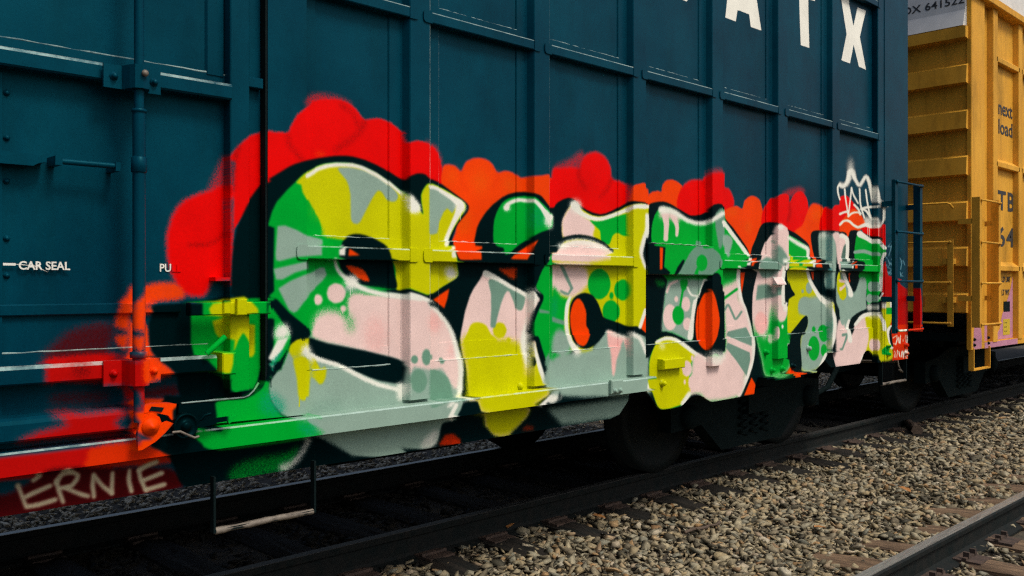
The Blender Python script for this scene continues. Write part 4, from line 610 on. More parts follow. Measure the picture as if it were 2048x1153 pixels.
6 35 100 7642 1052 -22 27 -20 36 -12 32 -2 14 2 11 23 42 -11 3 -8 -3 -24 -26 -8 -13 -4 -13 0 -15 9 -33 11 -28 8 -11 17 -15 20 -12 13 0
10 70 100 7627 1370 -203 4 -12 77 60 10 149 -23
8 35 50 7571 1434 0 -58 -74 1 0 53
7 28 100 7646 1377 0 -55 -149 3 0 52
7 47 100 7571 1041 -37 -61 -110 16 0 37 110 41
6 27 100 7406 932 -11 -4 -37 -2 -177 3 -37 4 -15 6 -1 7 48 52 19 13 34 11 24 1 24 -4 34 -14 21 -16 27 -28 43 -23
10 41 100 7230 1018 -11 8 -20 2 -12 -3 -35 -22 -24 -20 -7 -11 -11 -36 3 -7 7 -3 20 -3 8 2 7 6 6 25 10 17 55 38
6 43 100 6681 932 -254 -3 120 116 96 2 -55 9 41 -25
10 88 85 7058 2416 -7 26 -18 34 -15 9 -40 10 -67 -15 -20 -16 -14 -66 -10 -34 -25 -3 -62 5 -112 -12 -10 -7 8 -4 118 9 48 -8 33 0 33 9 28 18 63 70 16 11 -58 -14 -29 6 12 -8 15 -3 82 -27 20 2
10 267 60 6997 2502 -1 -14 -12 -25 -9 -10 -22 -9 -11 1 -11 4 -9 8 -7 11 -5 27 5 27 7 12 20 16 11 3 12 -1 10 -4 9 -8 12 -23
10 68 100 7548 2240 -5 7 -11 5 -25 1 -91 -8 -44 1 91 12 -40 6 -20 11 -24 53 -49 83 -12 17 -24 22 -13 8 -19 6 -30 1 -27 -8 -17 -10 -80 -65 9 1 -30 16 -60 47 -35 34 -17 10 -45 -5 -18 -15 -43 -78 -24 -24 -24 -18 -29 11 -15 1 -115 -13 -10 -4 -5 -5 -1 -5 8 -6 16 -6 119 7 22 -3 28 3 20 8 31 22 28 27 48 84 -24 -3 23 -25 75 -59 23 -15 28 -10 40 3 25 12 27 24 59 43 -11 -1 18 -15 20 -26 45 -82 16 -43 8 -14 16 -13 25 -9 59 -11 -86 -12 59 -2 100 7 24 6 10 7
10 22 100 6788 2362 -11 4 -109 -12 -21 -13 -19 -15 -6 -9 -2 -19 4 -21 9 -20 26 -36 5 -3 120 12 3 6 -11 15 -112 0 -15 29 -4 29 6 14 16 13 113 18
10 18 100 6928 2116 -54 144 -11 63 -3 4 -11 1 -10 -3 -2 -4 11 -64 54 -145 4 -3 11 -1 9 4
10 18 100 6983 2341 -2 4 -10 2 -11 -3 -3 -4 -55 -226 2 -4 9 -2 11 2 4 4
10 18 100 7100 2226 -1 4 -84 62 -18 22 -14 27 -5 3 -11 0 -9 -4 -1 -4 23 -39 26 -25 69 -49 13 -3
10 18 100 7220 2117 -58 74 -18 34 -6 30 -9 90 -4 4 -10 1 -11 -3 -3 -4 12 -106 11 -32 28 -41 41 -52 6 -3 12 0 9 4
10 18 100 7360 2105 0 4 -37 39 -19 32 -37 87 -24 80 -4 3 -11 1 -10 -4 -2 -4 23 -80 27 -65 20 -40 21 -28 27 -27 12 -3
10 18 100 7149 2139 -29 36 -29 17 -65 24 -19 0 -6 -2 -4 -7 5 -4 75 -29 19 -17 19 -25 7 -4 23 3 4 3
10 22 100 6926 2151 -11 6 -14 1 -52 -7 -63 -15 -117 -13 -17 -7 -2 -5 9 -7 8 -1 118 10 61 18 61 7 13 4
10 18 100 7156 2148 -12 6 -64 6 -61 -4 -40 -8 -34 -11 -43 -23 -4 -5 6 -6 14 -1 61 28 47 10 47 4 71 -5 11 5
10 34 100 7455 2213 -103 -8 7 7 -8 6 102 11 -110 -9 -112 -12 -87 -16 -13 -7 5 -6 18 -2 113 19
10 23 100 7342 2120 -3 5 -44 32 -41 22 -49 10 -56 3 -19 -3 -5 -7 13 -6 54 -3 37 -7 34 -19 44 -32 9 -3 17 2
10 23 100 7480 2170 0 39 -5 5 -7 2 -23 -4 -4 -5 0 -67 -7 -33 -12 -15 -39 -31 -3 -6 10 -5 8 -1 18 5 30 23 20 20 11 25
10 31 100 7453 2043 -84 -4 39 7 7 5 1 6 -4 5 -9 3 -41 0 84 6 -95 -5 -90 10 -33 -1 -34 -5 -93 -25 -28 0 -62 13 -54 21 -22 5 -44 3 -61 -8 -19 -6 -32 -17 -116 -15 -13 -10 7 -8 9 -1 113 7 12 4 46 26 23 6 29 2 41 -5 52 -20 37 -11 61 -10 55 5 97 18 49 -8 62 -3
10 138 80 7365 2095 -6 -5 -22 -3 -108 -6 -22 2 -10 4 -2 7 4 8 8 8 11 5 38 4 67 -4 28 -9 10 -6
10 115 70 7406 2077 -4 -8 -8 -7 -14 -5 -71 -11 -21 1 -22 4 -47 17 -13 9 1 7 20 5 126 9 29 0 15 -5 8 -7
10 11 80 7276 1964 0 98 -6 2 -5 -3 0 -97 5 -2
10 11 80 7308 1966 0 97 -6 2 -6 -2 0 -98 6 -2
10 12 80 7370 1968 0 98 -5 2 -6 -3 0 -98 6 -2
10 14 100 7727 1102 -13 42 -87 -18 -5 -4 5 -4 12 0 65 18 0 -32 -29 -39 -23 13 -12 0 -5 -3 5 -4 52 -13
10 14 100 7765 1074 -6 49 -12 4 -9 -1 -2 -3 7 -48 11 -5 9 1
10 14 100 7915 1073 -22 70 -55 -57 -58 61 -18 -78 2 -3 8 -2 12 3 8 71 46 -61 50 57 4 -61 12 -5 9 2
10 15 100 7948 1099 -20 34 -14 4 -8 -3 -1 -3 20 -33 14 -4 8 2
10 15 100 7975 1140 -1 3 -8 3 -14 -3 -60 -101 1 -3 8 -3 14 3
10 14 100 7733 1011 -11 6 -11 -4 4 -59 -54 66 -1 -63 12 -5 8 2 2 2 -27 55 60 -67
10 14 100 7823 996 -1 3 -9 3 -12 -4 -13 -46 -11 6 -12 42 -13 5 -8 -2 -1 -3 13 -44 53 -9
10 14 100 7856 941 -13 60 -13 5 -8 -2 -2 -3 13 -59 12 -5 9 1
10 15 100 7915 943 -59 31 45 32 1 3 -7 4 -15 -1 -47 -38 62 -33 12 -2
10 15 100 7968 984 -35 25 -11 3 -9 -2 0 -5 32 -21 -19 -26 -24 19 26 29 -3 5 -10 2 -9 -3 -27 -33 55 -29
10 25 100 8111 885 -4 4 -200 50 -14 -1 -5 -4 127 -15 67 -37 17 -3 10 3
17 12 80 7658 1966 -130 -78 10 -1 108 79 -105 -155 1 -2 7 0
17 12 80 7664 1890 -5 2 -131 -1 -6 -3 5 -2 131 1
17 12 80 7658 1898 -7 26 -6 2 -5 -3 6 -26 7 -2
17 12 80 7626 1828 0 37 -5 2 -6 -2 0 -37 6 -2
17 12 80 7658 1829 -7 47 -6 2 -5 -2 6 -48 6 -2
17 12 80 7526 1789 -32 12 -9 -2 33 -12
17 12 80 7601 1701 -75 16 50 21 -40 43 -6 -1 -2 -2 37 -40 -49 -23 77 -16
17 12 80 7651 1707 -63 43 -8 0 -2 -3 62 -39 -112 -39 9 -2
17 12 80 7651 1676 -9 1 -58 -21 -59 25 -9 -2 67 -27
17 12 80 7639 1802 -10 1 -39 -23 10 -1
17 12 80 7520 1737 -9 1 -26 -12 9 -2
17 12 80 7664 1750 -11 0 -32 -36 17 37 -91 4 -7 -2 5 -2 84 -3 -8 -38
17 12 80 7657 1649 -86 28 -43 -24 10 -1 32 20 79 -25
17 12 80 7818 1763 -40 38 -10 -1 38 -37 -25 -66 11 1
17 12 80 7883 1736 -42 45 -61 -19 9 -1 46 16 37 -41
17 12 80 7798 1640 -13 37 -6 2 -5 -3 13 -37 6 -2
17 12 80 7844 1642 -52 14 37 14 1 3 -3 1 -47 -19 55 -15
18 31 95 1000 932 -1 4 -42 27 -7 1 31 -29 -18 -12 3 -10 8 -1 23 14
18 30 95 954 840 -23 71 -3 4 -6 2 -4 -4 0 -5 22 -66 7 -7
18 31 95 1032 892 -2 7 -8 3 -57 -17 -21 -9 -4 -6 3 -7 7 -2 77 25
18 31 95 1048 842 -2 8 -8 3 -51 -8 -39 -2 -4 -2 -2 -6 4 -6 4 -1 41 0 52 8
18 31 95 1100 931 -4 6 -48 27 -19 0 34 -27 -8 -3 -11 -12 -9 -17 -1 -6 4 -6 7 -2 4 4 16 24 29 4 4 2
18 31 95 1072 829 -23 80 -2 5 -6 2 -5 -4 -1 -4 8 -36 14 -41 7 -7
18 32 95 1121 916 -7 9 -8 6 -67 33 40 -26 -2 -6 5 -7 23 -11 -8 -13 -9 -10 -38 -4 -2 -6 4 -7 27 -2 18 4 19 21
18 32 95 1154 839 -6 7 -36 17 -37 22 -7 0 -3 -6 4 -7 12 -8 42 -25 26 -9
18 32 95 1173 833 -4 39 2 43 -9 4 -5 -5 -5 -40 7 -46 10 -3
18 32 95 1235 833 -4 10 -33 30 -25 37 -7 5 -7 -7 15 -27 20 -26 27 -25 10 -2
18 33 95 1236 905 -1 5 -6 5 -6 -2 -2 -5 -3 -51 2 -25 6 -5 7 3
18 33 95 1303 833 -9 38 0 39 -6 5 -6 -2 -6 -32 2 -18 8 -32 3 -5 8 -3 5 4
18 33 95 1395 923 -2 7 -9 3 -30 -6 -38 -16 -4 -9 4 -7 10 -1 28 13 36 10
18 33 95 1355 825 -19 46 -10 37 -10 2 -3 -8 6 -34 19 -42 8 -7 7 3
18 34 95 1415 879 -3 8 -10 3 -68 -18 -5 -7 3 -7 8 -2 69 16
18 34 95 1424 835 -2 8 -10 4 -69 -10 -5 -6 2 -7 8 -4 70 9
19 9 100 5597 3322 -134 -1 -24 81 -147 -3 -20 -80 -128 -1 22 122 370 81
19 9 100 5536 3521 -97 -119 -147 -3 -126 41 45 214 270 15
19 10 100 6283 3328 -128 -2 -22 327 131 29
19 10 100 6264 3675 -131 -29 -6 95 133 6
19 10 100 6366 3694 0 74 -373 -31 0 -74
19 11 100 7235 3806 -115 -238 115 -244 -132 3 -97 159 -61 -160 -146 1 87 222 -87 251 132 7 75 -171 84 169
19 11 100 6940 3805 -141 -5 -22 56 -111 -17 149 38 92 6
19 11 100 4743 3362 -43 -37 -90 4 -16 46 68 22"""

PAINT = dict(red=(228, 3, 0), orange=(238, 64, 0), orangel=(226, 88, 4), redor=(212, 44, 2), black=(0, 17, 20),
    green=(0, 163, 46), yellow=(194, 197, 0), grey=(140, 168, 154), white=(232, 234, 222), grey2=(110, 146, 130),
    pink=(230, 202, 196), pink2=(236, 180, 174), greyg=(104, 148, 126), teal=(10, 150, 110), teal2=(16, 96, 106),
    scr=(120, 180, 200), maroon=(74, 5, 8), red_shaded=(180, 9, 6), cream=(205, 195, 160), letter=(238, 238, 226))  # dark reds carry painted shade at door and skirt; maroon also real strokes
TX0, TX1, TZ0, TZ1, TRES = 0.40, 8.00, 0.76, 4.36, 0.0025

def box_blur(m, r, ax):
    c = np.cumsum(np.pad(m, [(r + 1, r) if a == ax else (0, 0) for a in (0, 1)], mode='edge'), axis=ax)
    n = 2 * r + 1
    return (np.take(c, range(n, c.shape[ax]), ax) - np.take(c, range(0, c.shape[ax] - n), ax)) / n

def fill_outline(P, W, H, s):
    pad = int(3 * s + 3)
    x0 = max(int(P[:, 0].min()) - pad, 0); x1 = min(int(P[:, 0].max()) + pad + 1, W)
    y0 = max(int(P[:, 1].min()) - pad, 0); y1 = min(int(P[:, 1].max()) + pad + 1, H)
    if x1 <= x0 or y1 <= y0: return None
    w, h = x1 - x0, y1 - y0
    m = np.zeros((h, w)); A = P; B = np.roll(P, -1, 0)
    for j in range(h):
        for o in (.25, .75):
            y = y0 + j + o
            c = ((A[:, 1] <= y) != (B[:, 1] <= y))
            if not c.any(): continue
            a, b = A[c], B[c]
            X = np.sort(a[:, 0] + (y - a[:, 1]) / (b[:, 1] - a[:, 1]) * (b[:, 0] - a[:, 0])) - x0
            for k in range(0, len(X) - 1, 2):
                l, r = min(max(X[k], 0), w), min(max(X[k + 1], 0), w)
                if r <= l: continue
                i0, i1 = int(l), int(r)
                if i0 == i1: m[j, min(i0, w - 1)] += .5 * (r - l)
                else:
                    m[j, i0] += .5 * (i0 + 1 - l); m[j, i0 + 1:i1] += .5
                    if i1 < w: m[j, i1] += .5 * (r - i1)
    m = np.minimum(m, 1)
    if s >= .45:
        rr = max(1, int(round((math.sqrt(4 * s * s + 1) - 1) / 2)))
        for _ in range(3): m = box_blur(box_blur(m, rr, 0), rr, 1)
    return x0, y0, m

def paint_image():
    W = int(round((TX1 - TX0) / TRES)); H = int(round((TZ1 - TZ0) / TRES))
    rgb = np.zeros((H, W, 3)); al = np.zeros((H, W, 1))
    rg = np.random.default_rng(3)
    for ln in GRAF.splitlines():
        q = [int(k) for k in ln.split()]
        c, s, a = COLS[q[0]], q[1] / 1e4 / TRES, q[2] / 100
        P = np.cumsum(np.array(q[3:], float).reshape(-1, 2), axis=0) / 1000
        P = np.stack([(P[:, 0] - TX0) / TRES, (P[:, 1] - TZ0) / TRES], 1)
        r = fill_outline(P, W, H, s)
        if r is None: continue
        x, y, m = r; h, w = m.shape; m = m * a
        if s > 1.5:      # spray droplets in soft edges
            m = np.clip(m + (rg.random(m.shape) - .5) * 3.0 * m * (1 - m), 0, 1)
        m = m[..., None]
        col = np.array(PAINT[c]) / 255.
        rgb[y:y + h, x:x + w] = rgb[y:y + h, x:x + w] * (1 - m) + col * m
        al[y:y + h, x:x + w] = al[y:y + h, x:x + w] * (1 - m) + m
    rgb = rgb / np.maximum(al, 1e-4)
    img = bpy.data.images.new('sprayed_lettering', W, H, alpha=True)
    img.alpha_mode = 'CHANNEL_PACKED'
    img.pixels.foreach_set(np.concatenate([rgb.clip(0, 1), al], 2).astype(np.float32).ravel())
    img.update(); img.pack()
    return img

def car_paint(name, base1, base2, spray=None, anchor=None, rough=.34, dirt=(.002, .040, .050), dirt_amt=.25, tint=(.10, .85, 1.0), edge=0.0):
    m, nt, b = new_mat(name)
    p = pos(nt)
    n1 = noise_tex(nt, 1.3, 5, .6, p)
    c = ramp(nt, [(.35, base1), (.65, base2)]); nt.links.new(n1.outputs[0], c.inputs[0])
    col = c.outputs[0]
    # rain streaks and dust
    st = noise_tex(nt, 9, 5, .7, pos(nt, 1.6, 1.6, .13))
    sr = ramp(nt, [(.5, (0, 0, 0)), (.78, (1, 1, 1))]); nt.links.new(st.outputs[0], sr.inputs[0])
    f = N(nt, 'ShaderNodeMath', operation='MULTIPLY'); f.inputs[1].default_value = dirt_amt
    nt.links.new(sr.outputs[0], f.inputs[0])
    col = mixc(nt, f.outputs[0], col, dirt)
    # grimy darker patches
    gp = noise_tex(nt, 2.6, 6, .7, pos(nt, 1, 1, .45))
    gr = ramp(nt, [(.48, (1, 1, 1)), (.72, (.62, .64, .66))]); nt.links.new(gp.outputs[0], gr.inputs[0])
    col = mixc(nt, 1.0, col, gr.outputs[0], 'MULTIPLY')
    # fine speckle
    sp = noise_tex(nt, 140, 3, .7, p)
    spr = ramp(nt, [(.42, (.94, .94, .94)), (.6, (1.04, 1.04, 1.04))]); nt.links.new(sp.outputs[0], spr.inputs[0])
    if spray is not None:
        tc = N(nt, 'ShaderNodeTexCoord'); tc.object = anchor
        sx = N(nt, 'ShaderNodeSeparateXYZ'); nt.links.new(tc.outputs['Object'], sx.inputs[0])
        off = base_of(anchor)
        cx = N(nt, 'ShaderNodeCombineXYZ')
        for i, (o_, lo, hi) in enumerate(((0, TX0 - off.x, TX1 - off.x), (2, TZ0 - off.z, TZ1 - off.z))):
            mr = N(nt, 'ShaderNodeMapRange', clamp=False)
            mr.inputs[1].default_value = lo; mr.inputs[2].default_value = hi
            nt.links.new(sx.outputs[o_], mr.inputs[0]); nt.links.new(mr.outputs[0], cx.inputs[i])
        im = N(nt, 'ShaderNodeTexImage', image=spray, extension='CLIP', interpolation='Linear')
        nt.links.new(cx.outputs[0], im.inputs[0])
        # uneven coverage
        cv = noise_tex(nt, 5, 4, .6, p)
        cr = ramp(nt, [(.3, (.9, .9, .9)), (.7, (1.06, 1.06, 1.06))]); nt.links.new(cv.outputs[0], cr.inputs[0])
        gcol = mixc(nt, 1.0, im.outputs[0], cr.outputs[0], 'MULTIPLY')
        col = mixc(nt, im.outputs[1], col, gcol)
    col = mixc(nt, 1.0, col, spr.outputs[0], 'MULTIPLY')
    if edge:  # pale highlight mixed into the colour, broken up by noise
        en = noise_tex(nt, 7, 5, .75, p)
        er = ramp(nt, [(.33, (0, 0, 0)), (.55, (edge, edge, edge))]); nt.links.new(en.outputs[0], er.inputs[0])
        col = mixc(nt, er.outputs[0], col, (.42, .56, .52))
    nt.links.new(col, b.inputs['Base Color'])
    rn = N(nt, 'ShaderNodeMapRange'); rn.inputs[3].default_value = rough - .1; rn.inputs[4].default_value = rough + .16
    nt.links.new(n1.outputs[0], rn.inputs[0]); nt.links.new(rn.outputs[0], b.inputs['Roughness'])
    b.inputs['Specular IOR Level'].default_value = .17
    b.inputs['Specular Tint'].default_value = (*tint, 1)
    if spray is not None:
        sl = N(nt, 'ShaderNodeMapRange'); sl.inputs[3].default_value = .17; sl.inputs[4].default_value = .06
        nt.links.new(im.outputs[1], sl.inputs[0]); nt.links.new(sl.outputs[0], b.inputs['Specular IOR Level'])
    wv = noise_tex(nt, 2.2, 3, .5, p)
    fine = noise_tex(nt, 220, 2, .5, p)
    ad = N(nt, 'ShaderNodeMath', operation='MULTIPLY_ADD'); ad.inputs[1].default_value = .02
    nt.links.new(fine.outputs[0], ad.inputs[0]); nt.links.new(wv.outputs[0], ad.inputs[2])
    bump(nt, b, ad.outputs[0], .25, .02)
    return m

# ================================================================== SETTING: ground and tracks
M_ground = simple('ground_dirt', (.022, .019, .014), (.085, .07, .045), .9, 9, bmp=.6, bscale=40)
M_rail = simple('rail_side', (.003, .008, .0085), (.014, .014, .013), .75, 14, spec=.15, bmp=.2, bscale=80)
M_railtop = simple('rail_running_band', (.18, .19, .18), (.38, .39, .37), .40, 20, metallic=.5, stretch=(.3, 6, 6))
M_railshade = simple('rail_shaded_band', (.02, .024, .024), (.07, .07, .068), .5, 20, metallic=.4, stretch=(.3, 6, 6))  # running band darkened to put shade on the near rail
M_tie = simple('weathered_tie_wood', (.045, .027, .016), (.22, .145, .085), .85, 7, bmp=.7, bscale=26, stretch=(5, .6, 5))
M_tie_dark = simple('shaded_tie_wood', (.006, .009, .009), (.030, .024, .019), .85, 7, spec=.2, bmp=.7, bscale=26, stretch=(5, .6, 5))  # tie wood darkened to stand in for shade under the train
M_plate = simple('rusty_tie_plate', (.03, .022, .018), (.085, .055, .04), .75, 18, bmp=.3, bscale=70)

def ground_z(x, y):
    return .018 * mnoise.noise((x * .9, y * .9, 3.1)) + .01 * mnoise.noise((x * 3.1, y * 3.1, 7.7))

def ground():
    xs = [-400, -60, -20] + [-8 + .4 * i for i in range(71)] + [24, 40, 80, 400, 1500]
    ys = [-800, -60, -15, -6] + [-3 + .25 * i for i in range(61)] + [16, 30, 80, 900]
    vs = [(x, y, (ground_z(x, y) - .012) if -8 <= x <= 20 and -3 <= y <= 12 else -.02) for y in ys for x in xs]
    w = len(xs)
    fs = [(j * w + i, j * w + i + 1, (j + 1) * w + i + 1, (j + 1) * w + i) for j in range(len(ys) - 1) for i in range(w - 1)]
    me = bpy.data.meshes.new('ground'); me.from_pydata(vs, [], fs)
    me.polygons.foreach_set('use_smooth', [True] * len(fs))
    return tag(link('ground', me, M_ground), kind='structure')
ground()

RAIL_H = .175
def rail_profile(y):
    h = RAIL_H
    return [(y - .07, .0), (y + .07, .0), (y + .07, .012), (y + .02, .028), (y + .009, .045), (y + .009, h - .045), (y + .034, h - .034),
            (y + .036, h - .010), (y + .028, h - .002), (y - .028, h - .002), (y - .036, h - .010), (y - .034, h - .034), (y - .009, h - .045), (y - .009, .045), (y - .02, .028), (y - .07, .012)]

TIES = []
def make_track(label, yc, x0, x1, tie_from, tie_to, seed):
    t = thing('railway_track', label, 'railway track', (5, yc, 0))
    rg = random.Random(seed)
    g = .7525
    for s in (-1, 1):
        y = yc + s * g
        r = MB().prism_yz(rail_profile(y), x0, x1).build('rail', M_rail, t)
        MB().box(x0, x1, y - .027, y + .027, RAIL_H - .0018, RAIL_H + .0012).build('running_band', M_railtop if (seed == 2 or s > 0) else M_railshade, r)
    x = tie_from
    while x < tie_to:
        xa = x + rg.uniform(-.03, .03)
        w = .115 + rg.uniform(-.008, .008); y0 = yc - 1.30 + rg.uniform(-.05, .05); y1 = yc + 1.30 + rg.uniform(-.05, .05)
        # split, uneven plank: a few lengthwise strips with chipped ends
        vs, fs = [], []
        nx, ny = 5, 9
        for j in range(ny + 1):
            for i in range(nx + 1):
                yy = y0 + (y1 - y0) * j / ny + (rg.uniform(-.035, .035) if j in (0, ny) else 0)
                xx = xa - w + 2 * w * i / nx
                zz = .030 + rg.uniform(-.012, .006) - (.018 if i in (0, nx) else 0) - (.02 if j in (0, ny) else 0)
                vs.append((xx, yy, zz))
        for j in range(ny):
            for i in range(nx):
                a = j * (nx + 1) + i; fs.append((a, a + 1, a + nx + 2, a + nx + 1))
        mb = MB(); mb.add(vs, fs)
        ring = [i for i in range(nx + 1)] + [j * (nx + 1) + nx for j in range(1, ny + 1)] + [ny * (nx + 1) + i for i in range(nx - 1, -1, -1)] + [j * (nx + 1) for j in range(ny - 1, 0, -1)]
        top = [vs[i] for i in ring]; n = len(top)
        mb.add(top + [(p[0], p[1], -.12) for p in top], [(i, (i + 1) % n, n + (i + 1) % n, n + i) for i in range(n)])
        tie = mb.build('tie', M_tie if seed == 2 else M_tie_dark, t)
        TIES.append((xa, w, y0, y1, seed))
        for s in (-1, 1):
            y = yc + s * g
            pl = MB().box(xa - .09, xa + .09, y - .17, y + .17, .018, .032)
            pl.box(xa - .09, xa + .09, y - .095, y - .074, .030, .046).box(xa - .09, xa + .09, y + .074, y + .095, .030, .046)
            pl.build('tie_plate', M_plate, tie)
            if seed == 2 and s > 0:
                for sx, sy in ((-.05, -1), (.05, 1), (.05, -1), (-.05, 1)):
                    MB().box(xa + sx - .009, xa + sx + .009, y + sy * .083 - .016, y + sy * .083 + .016, .040, .062 + rg.uniform(0, .012)).build('spike', M_plate, tie)
        x += .53
    return t

Y_NEAR = 4.10                      # near rail of the track the train stands on
YC = Y_NEAR + .7525
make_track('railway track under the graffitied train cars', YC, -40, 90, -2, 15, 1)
make_track('empty railway track in the right foreground', 1.92 - .7525, -40, 90, 1.2, 12, 2)

# ---------------------------------------------------------------- ballast stones
def stone_material():
    m, nt, b = new_mat('ballast_stone')
    at = N(nt, 'ShaderNodeAttribute', attribute_name='tone')
    r = ramp(nt, [(0, (.05, .048, .034)), (.18, (.15, .128, .085)), (.36, (.27, .235, .155)), (.5, (.33, .265, .15)), (.64, (.20, .20, .155)), (.82, (.39, .34, .22)), (.91, (.31, .19, .085)), (.96, (.46, .43, .33)), (1, (.20, .11, .045))])
    nt.links.new(at.outputs['Fac'], r.inputs[0])
    n1 = noise_tex(nt, 55, 4, .7, pos(nt))
    v = ramp(nt, [(.3, (.6, .6, .6)), (.72, (1.25, 1.22, 1.18))]); nt.links.new(n1.outputs[0], v.inputs[0])
    col = mixc(nt, 1.0, r.outputs[0], v.outputs[0], 'MULTIPLY')
    nt.links.new(col, b.inputs['Base Color'])
    b.inputs['Roughness'].default_value = .85; b.inputs['Specular IOR Level'].default_value = .25
    bump(nt, b, n1.outputs[0], .5, .006)
    return m
M_stone = stone_material()

def hull(rg):
    """an angular broken stone"""
    p = rg.normal(0, 1, (9, 3)); p /= np.linalg.norm(p, axis=1)[:, None]
    p *= rg.uniform(.75, 1.25, (9, 1)) * np.array([[1.25, .85, .62]])
    bm = bmesh.new()
    for q in p: bm.verts.new(q)
    r = bmesh.ops.convex_hull(bm, input=bm.verts)
    bmesh.ops.delete(bm, geom=[e for e in r['geom_interior'] if isinstance(e, bmesh.types.BMVert)], context='VERTS')
    bmesh.ops.triangulate(bm, faces=bm.faces); bm.verts.index_update()
    v = np.array([q.co[:] for q in bm.verts]); f = np.array([[q.index for q in fa.verts] for fa in bm.faces]); bm.free()
    return v, f

def scatter(name, label, zones, seed, t1=1.0, mat=None):
    """zones: (x0,x1,y0,y1,count,rmin,rmax,flat) -> one mesh of loose stones"""
    rg = np.random.default_rng(seed)
    variants = [hull(rg) for _ in range(24)]
    V, F, T = [], [], []
    n = 0
    for x0, x1, y0, y1, cnt, r0, r1, flat in zones:
        for _ in range(cnt):
            x, y = rg.uniform(x0, x1), rg.uniform(y0, y1)
            if any(abs(x - t[0]) < t[1] + .005 and t[2] + .06 < y < t[3] - .06 for t in TIES) and rg.random() < .9: continue
            s = r0 + (r1 - r0) * rg.random() ** 2.0
            vv, ff = variants[rg.integers(24)]
            v = vv * np.array([rg.uniform(.75, 1.35), rg.uniform(.75, 1.35), rg.uniform(flat, 1.0)]) * s
            a, b_, c = rg.uniform(0, 6.28), rg.normal(0, .35), rg.normal(0, .35)
            ca, sa, cb, sb, cc, s2 = math.cos(a), math.sin(a), math.cos(b_), math.sin(b_), math.cos(c), math.sin(c)
            Rm = np.array([[ca, -sa, 0], [sa, ca, 0], [0, 0, 1]]) @ np.array([[cb, 0, sb], [0, 1, 0], [-sb, 0, cb]]) @ np.array([[1, 0, 0], [0, cc, -s2], [0, s2, cc]])
            V.append(v @ Rm.T + np.array([x, y, ground_z(x, y) + s * rg.uniform(-.15, .45)]))
            F.append(ff + n); n += len(vv)
            T.append(np.full(len(vv), rg.random() * t1))
    V = np.concatenate(V); F = np.concatenate(F); T = np.concatenate(T)
    me = bpy.data.meshes.new(name)
    me.vertices.add(len(V)); me.vertices.foreach_set('co', V.astype(np.float32).ravel())
    me.loops.add(F.size); me.loops.foreach_set('vertex_index', F.astype(np.int32).ravel())
    me.polygons.add(len(F)); me.polygons.foreach_set('loop_start', np.arange(0, F.size, 3, dtype=np.int32))
    me.update(calc_edges=True)
    at = me.attributes.new('tone', 'FLOAT', 'POINT'); at.data.foreach_set('value', T.astype(np.float32))
    o = link(name, me, mat or M_stone)
    return tag(o, label, 'ballast', kind='stuff')

scatter('ballast_gravel', 'loose tan and grey ballast stones between and beside the two tracks',
        [(1.2, 7.5, 1.9, 4.05, 18000, .011, .043, .4), (1.2, 6, .9, 1.9, 3600, .010, .036, .4), (2, 12, 1.95, 2.65, 9000, .006, .017, .4), (7.5, 12, 1.9, 4.05, 8500, .014, .046, .4), (12, 22, 1.5, 4.05, 6500, .02, .06, .5),
         (1.2, 8, 1.8, 4.0, 45, .036, .055, .5)], 11)
scatter('shaded_ballast_gravel', 'ballast stones coloured dark for the shade between the rails under the train', [(0, 9, 4.0, 5.6, 2600, .016, .04, .5), (9, 20, 4.0, 5.6, 2200, .02, .05, .5)], 13, mat=simple('shaded_stone', (.006, .009, .009), (.030, .027, .022), .8, 30, spec=.15))  # stone colour darkened to stand in for shade under the train
scatter('far_ballast_gravel', 'pale ballast stones and chips seen under the train beyond the far rail',
        [(-1.5, 7, 5.6, 7.6, 7500, .012, .036, .35), (7, 18, 5.6, 9, 5500, .02, .05, .4)], 12, mat=simple('pale_chips', (.36, .30, .20), (.74, .65, .49), .85, 22, spec=.2, bmp=.5, bscale=60))  # chips pale by nature, lightened further to make up for missing light

# ================================================================== BLUE BOXCAR
bc = thing('boxcar', 'dark teal boxcar with bold sprayed graffiti lettering along its ribbed side', 'boxcar', (0, YC, 0))
IMG = paint_image()
B1, B2 = (.0002, .024, .046), (.0004, .044, .074)
M_side = car_paint('blue_car_paint_sprayed', B1, B2, IMG, bc)
M_blue = car_paint('blue_car_paint', B1, B2)
M_edge = car_paint('blue_car_paint_edge_highlight', B1, B2, IMG, bc, edge=.6)  # edges and welds with a highlight painted into the colour
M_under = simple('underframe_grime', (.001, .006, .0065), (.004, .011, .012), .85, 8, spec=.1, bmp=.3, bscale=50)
M_steel = simple('worn_steel', (.10, .085, .07), (.24, .21, .17), .6, 30, metallic=.2)
M_white = simple('stencil_white', (.68, .68, .62), (.80, .80, .74), .6, 30)
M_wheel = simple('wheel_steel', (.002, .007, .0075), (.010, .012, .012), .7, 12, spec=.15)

DP, DF = 3.25, 3.20            # recessed sheet, face of the posts
ZTOP = 4.74
RIB = [(2.502, 2.623), (3.298, 3.418), (4.109, 4.232), (4.915, 5.043), (5.735, 5.872), (6.545, 6.671)]
XEND = 7.943

def hat_post(x0, x1, z0, z1):
    c = .004; fl = .07
    sl = .015
    pr = [(x0 - fl - sl, DP + .002), (x0 - fl - sl, DP - .003), (x0 - fl - sl + .004, DP - .007), (x0 - .006 - sl, DP - .007), (x0 - sl, DP - .013), (x0, DF + c), (x0 + c, DF), (x1 - .007, DF), (x1, DF + .006), (x1 + sl, DP - .013), (x1 + .006 + sl, DP - .007), (x1 + fl + sl - .004, DP - .007), (x1 + fl + sl, DP - .003), (x1 + fl + sl, DP + .002)]
    return MB().prism_xy(pr, z0, z1)

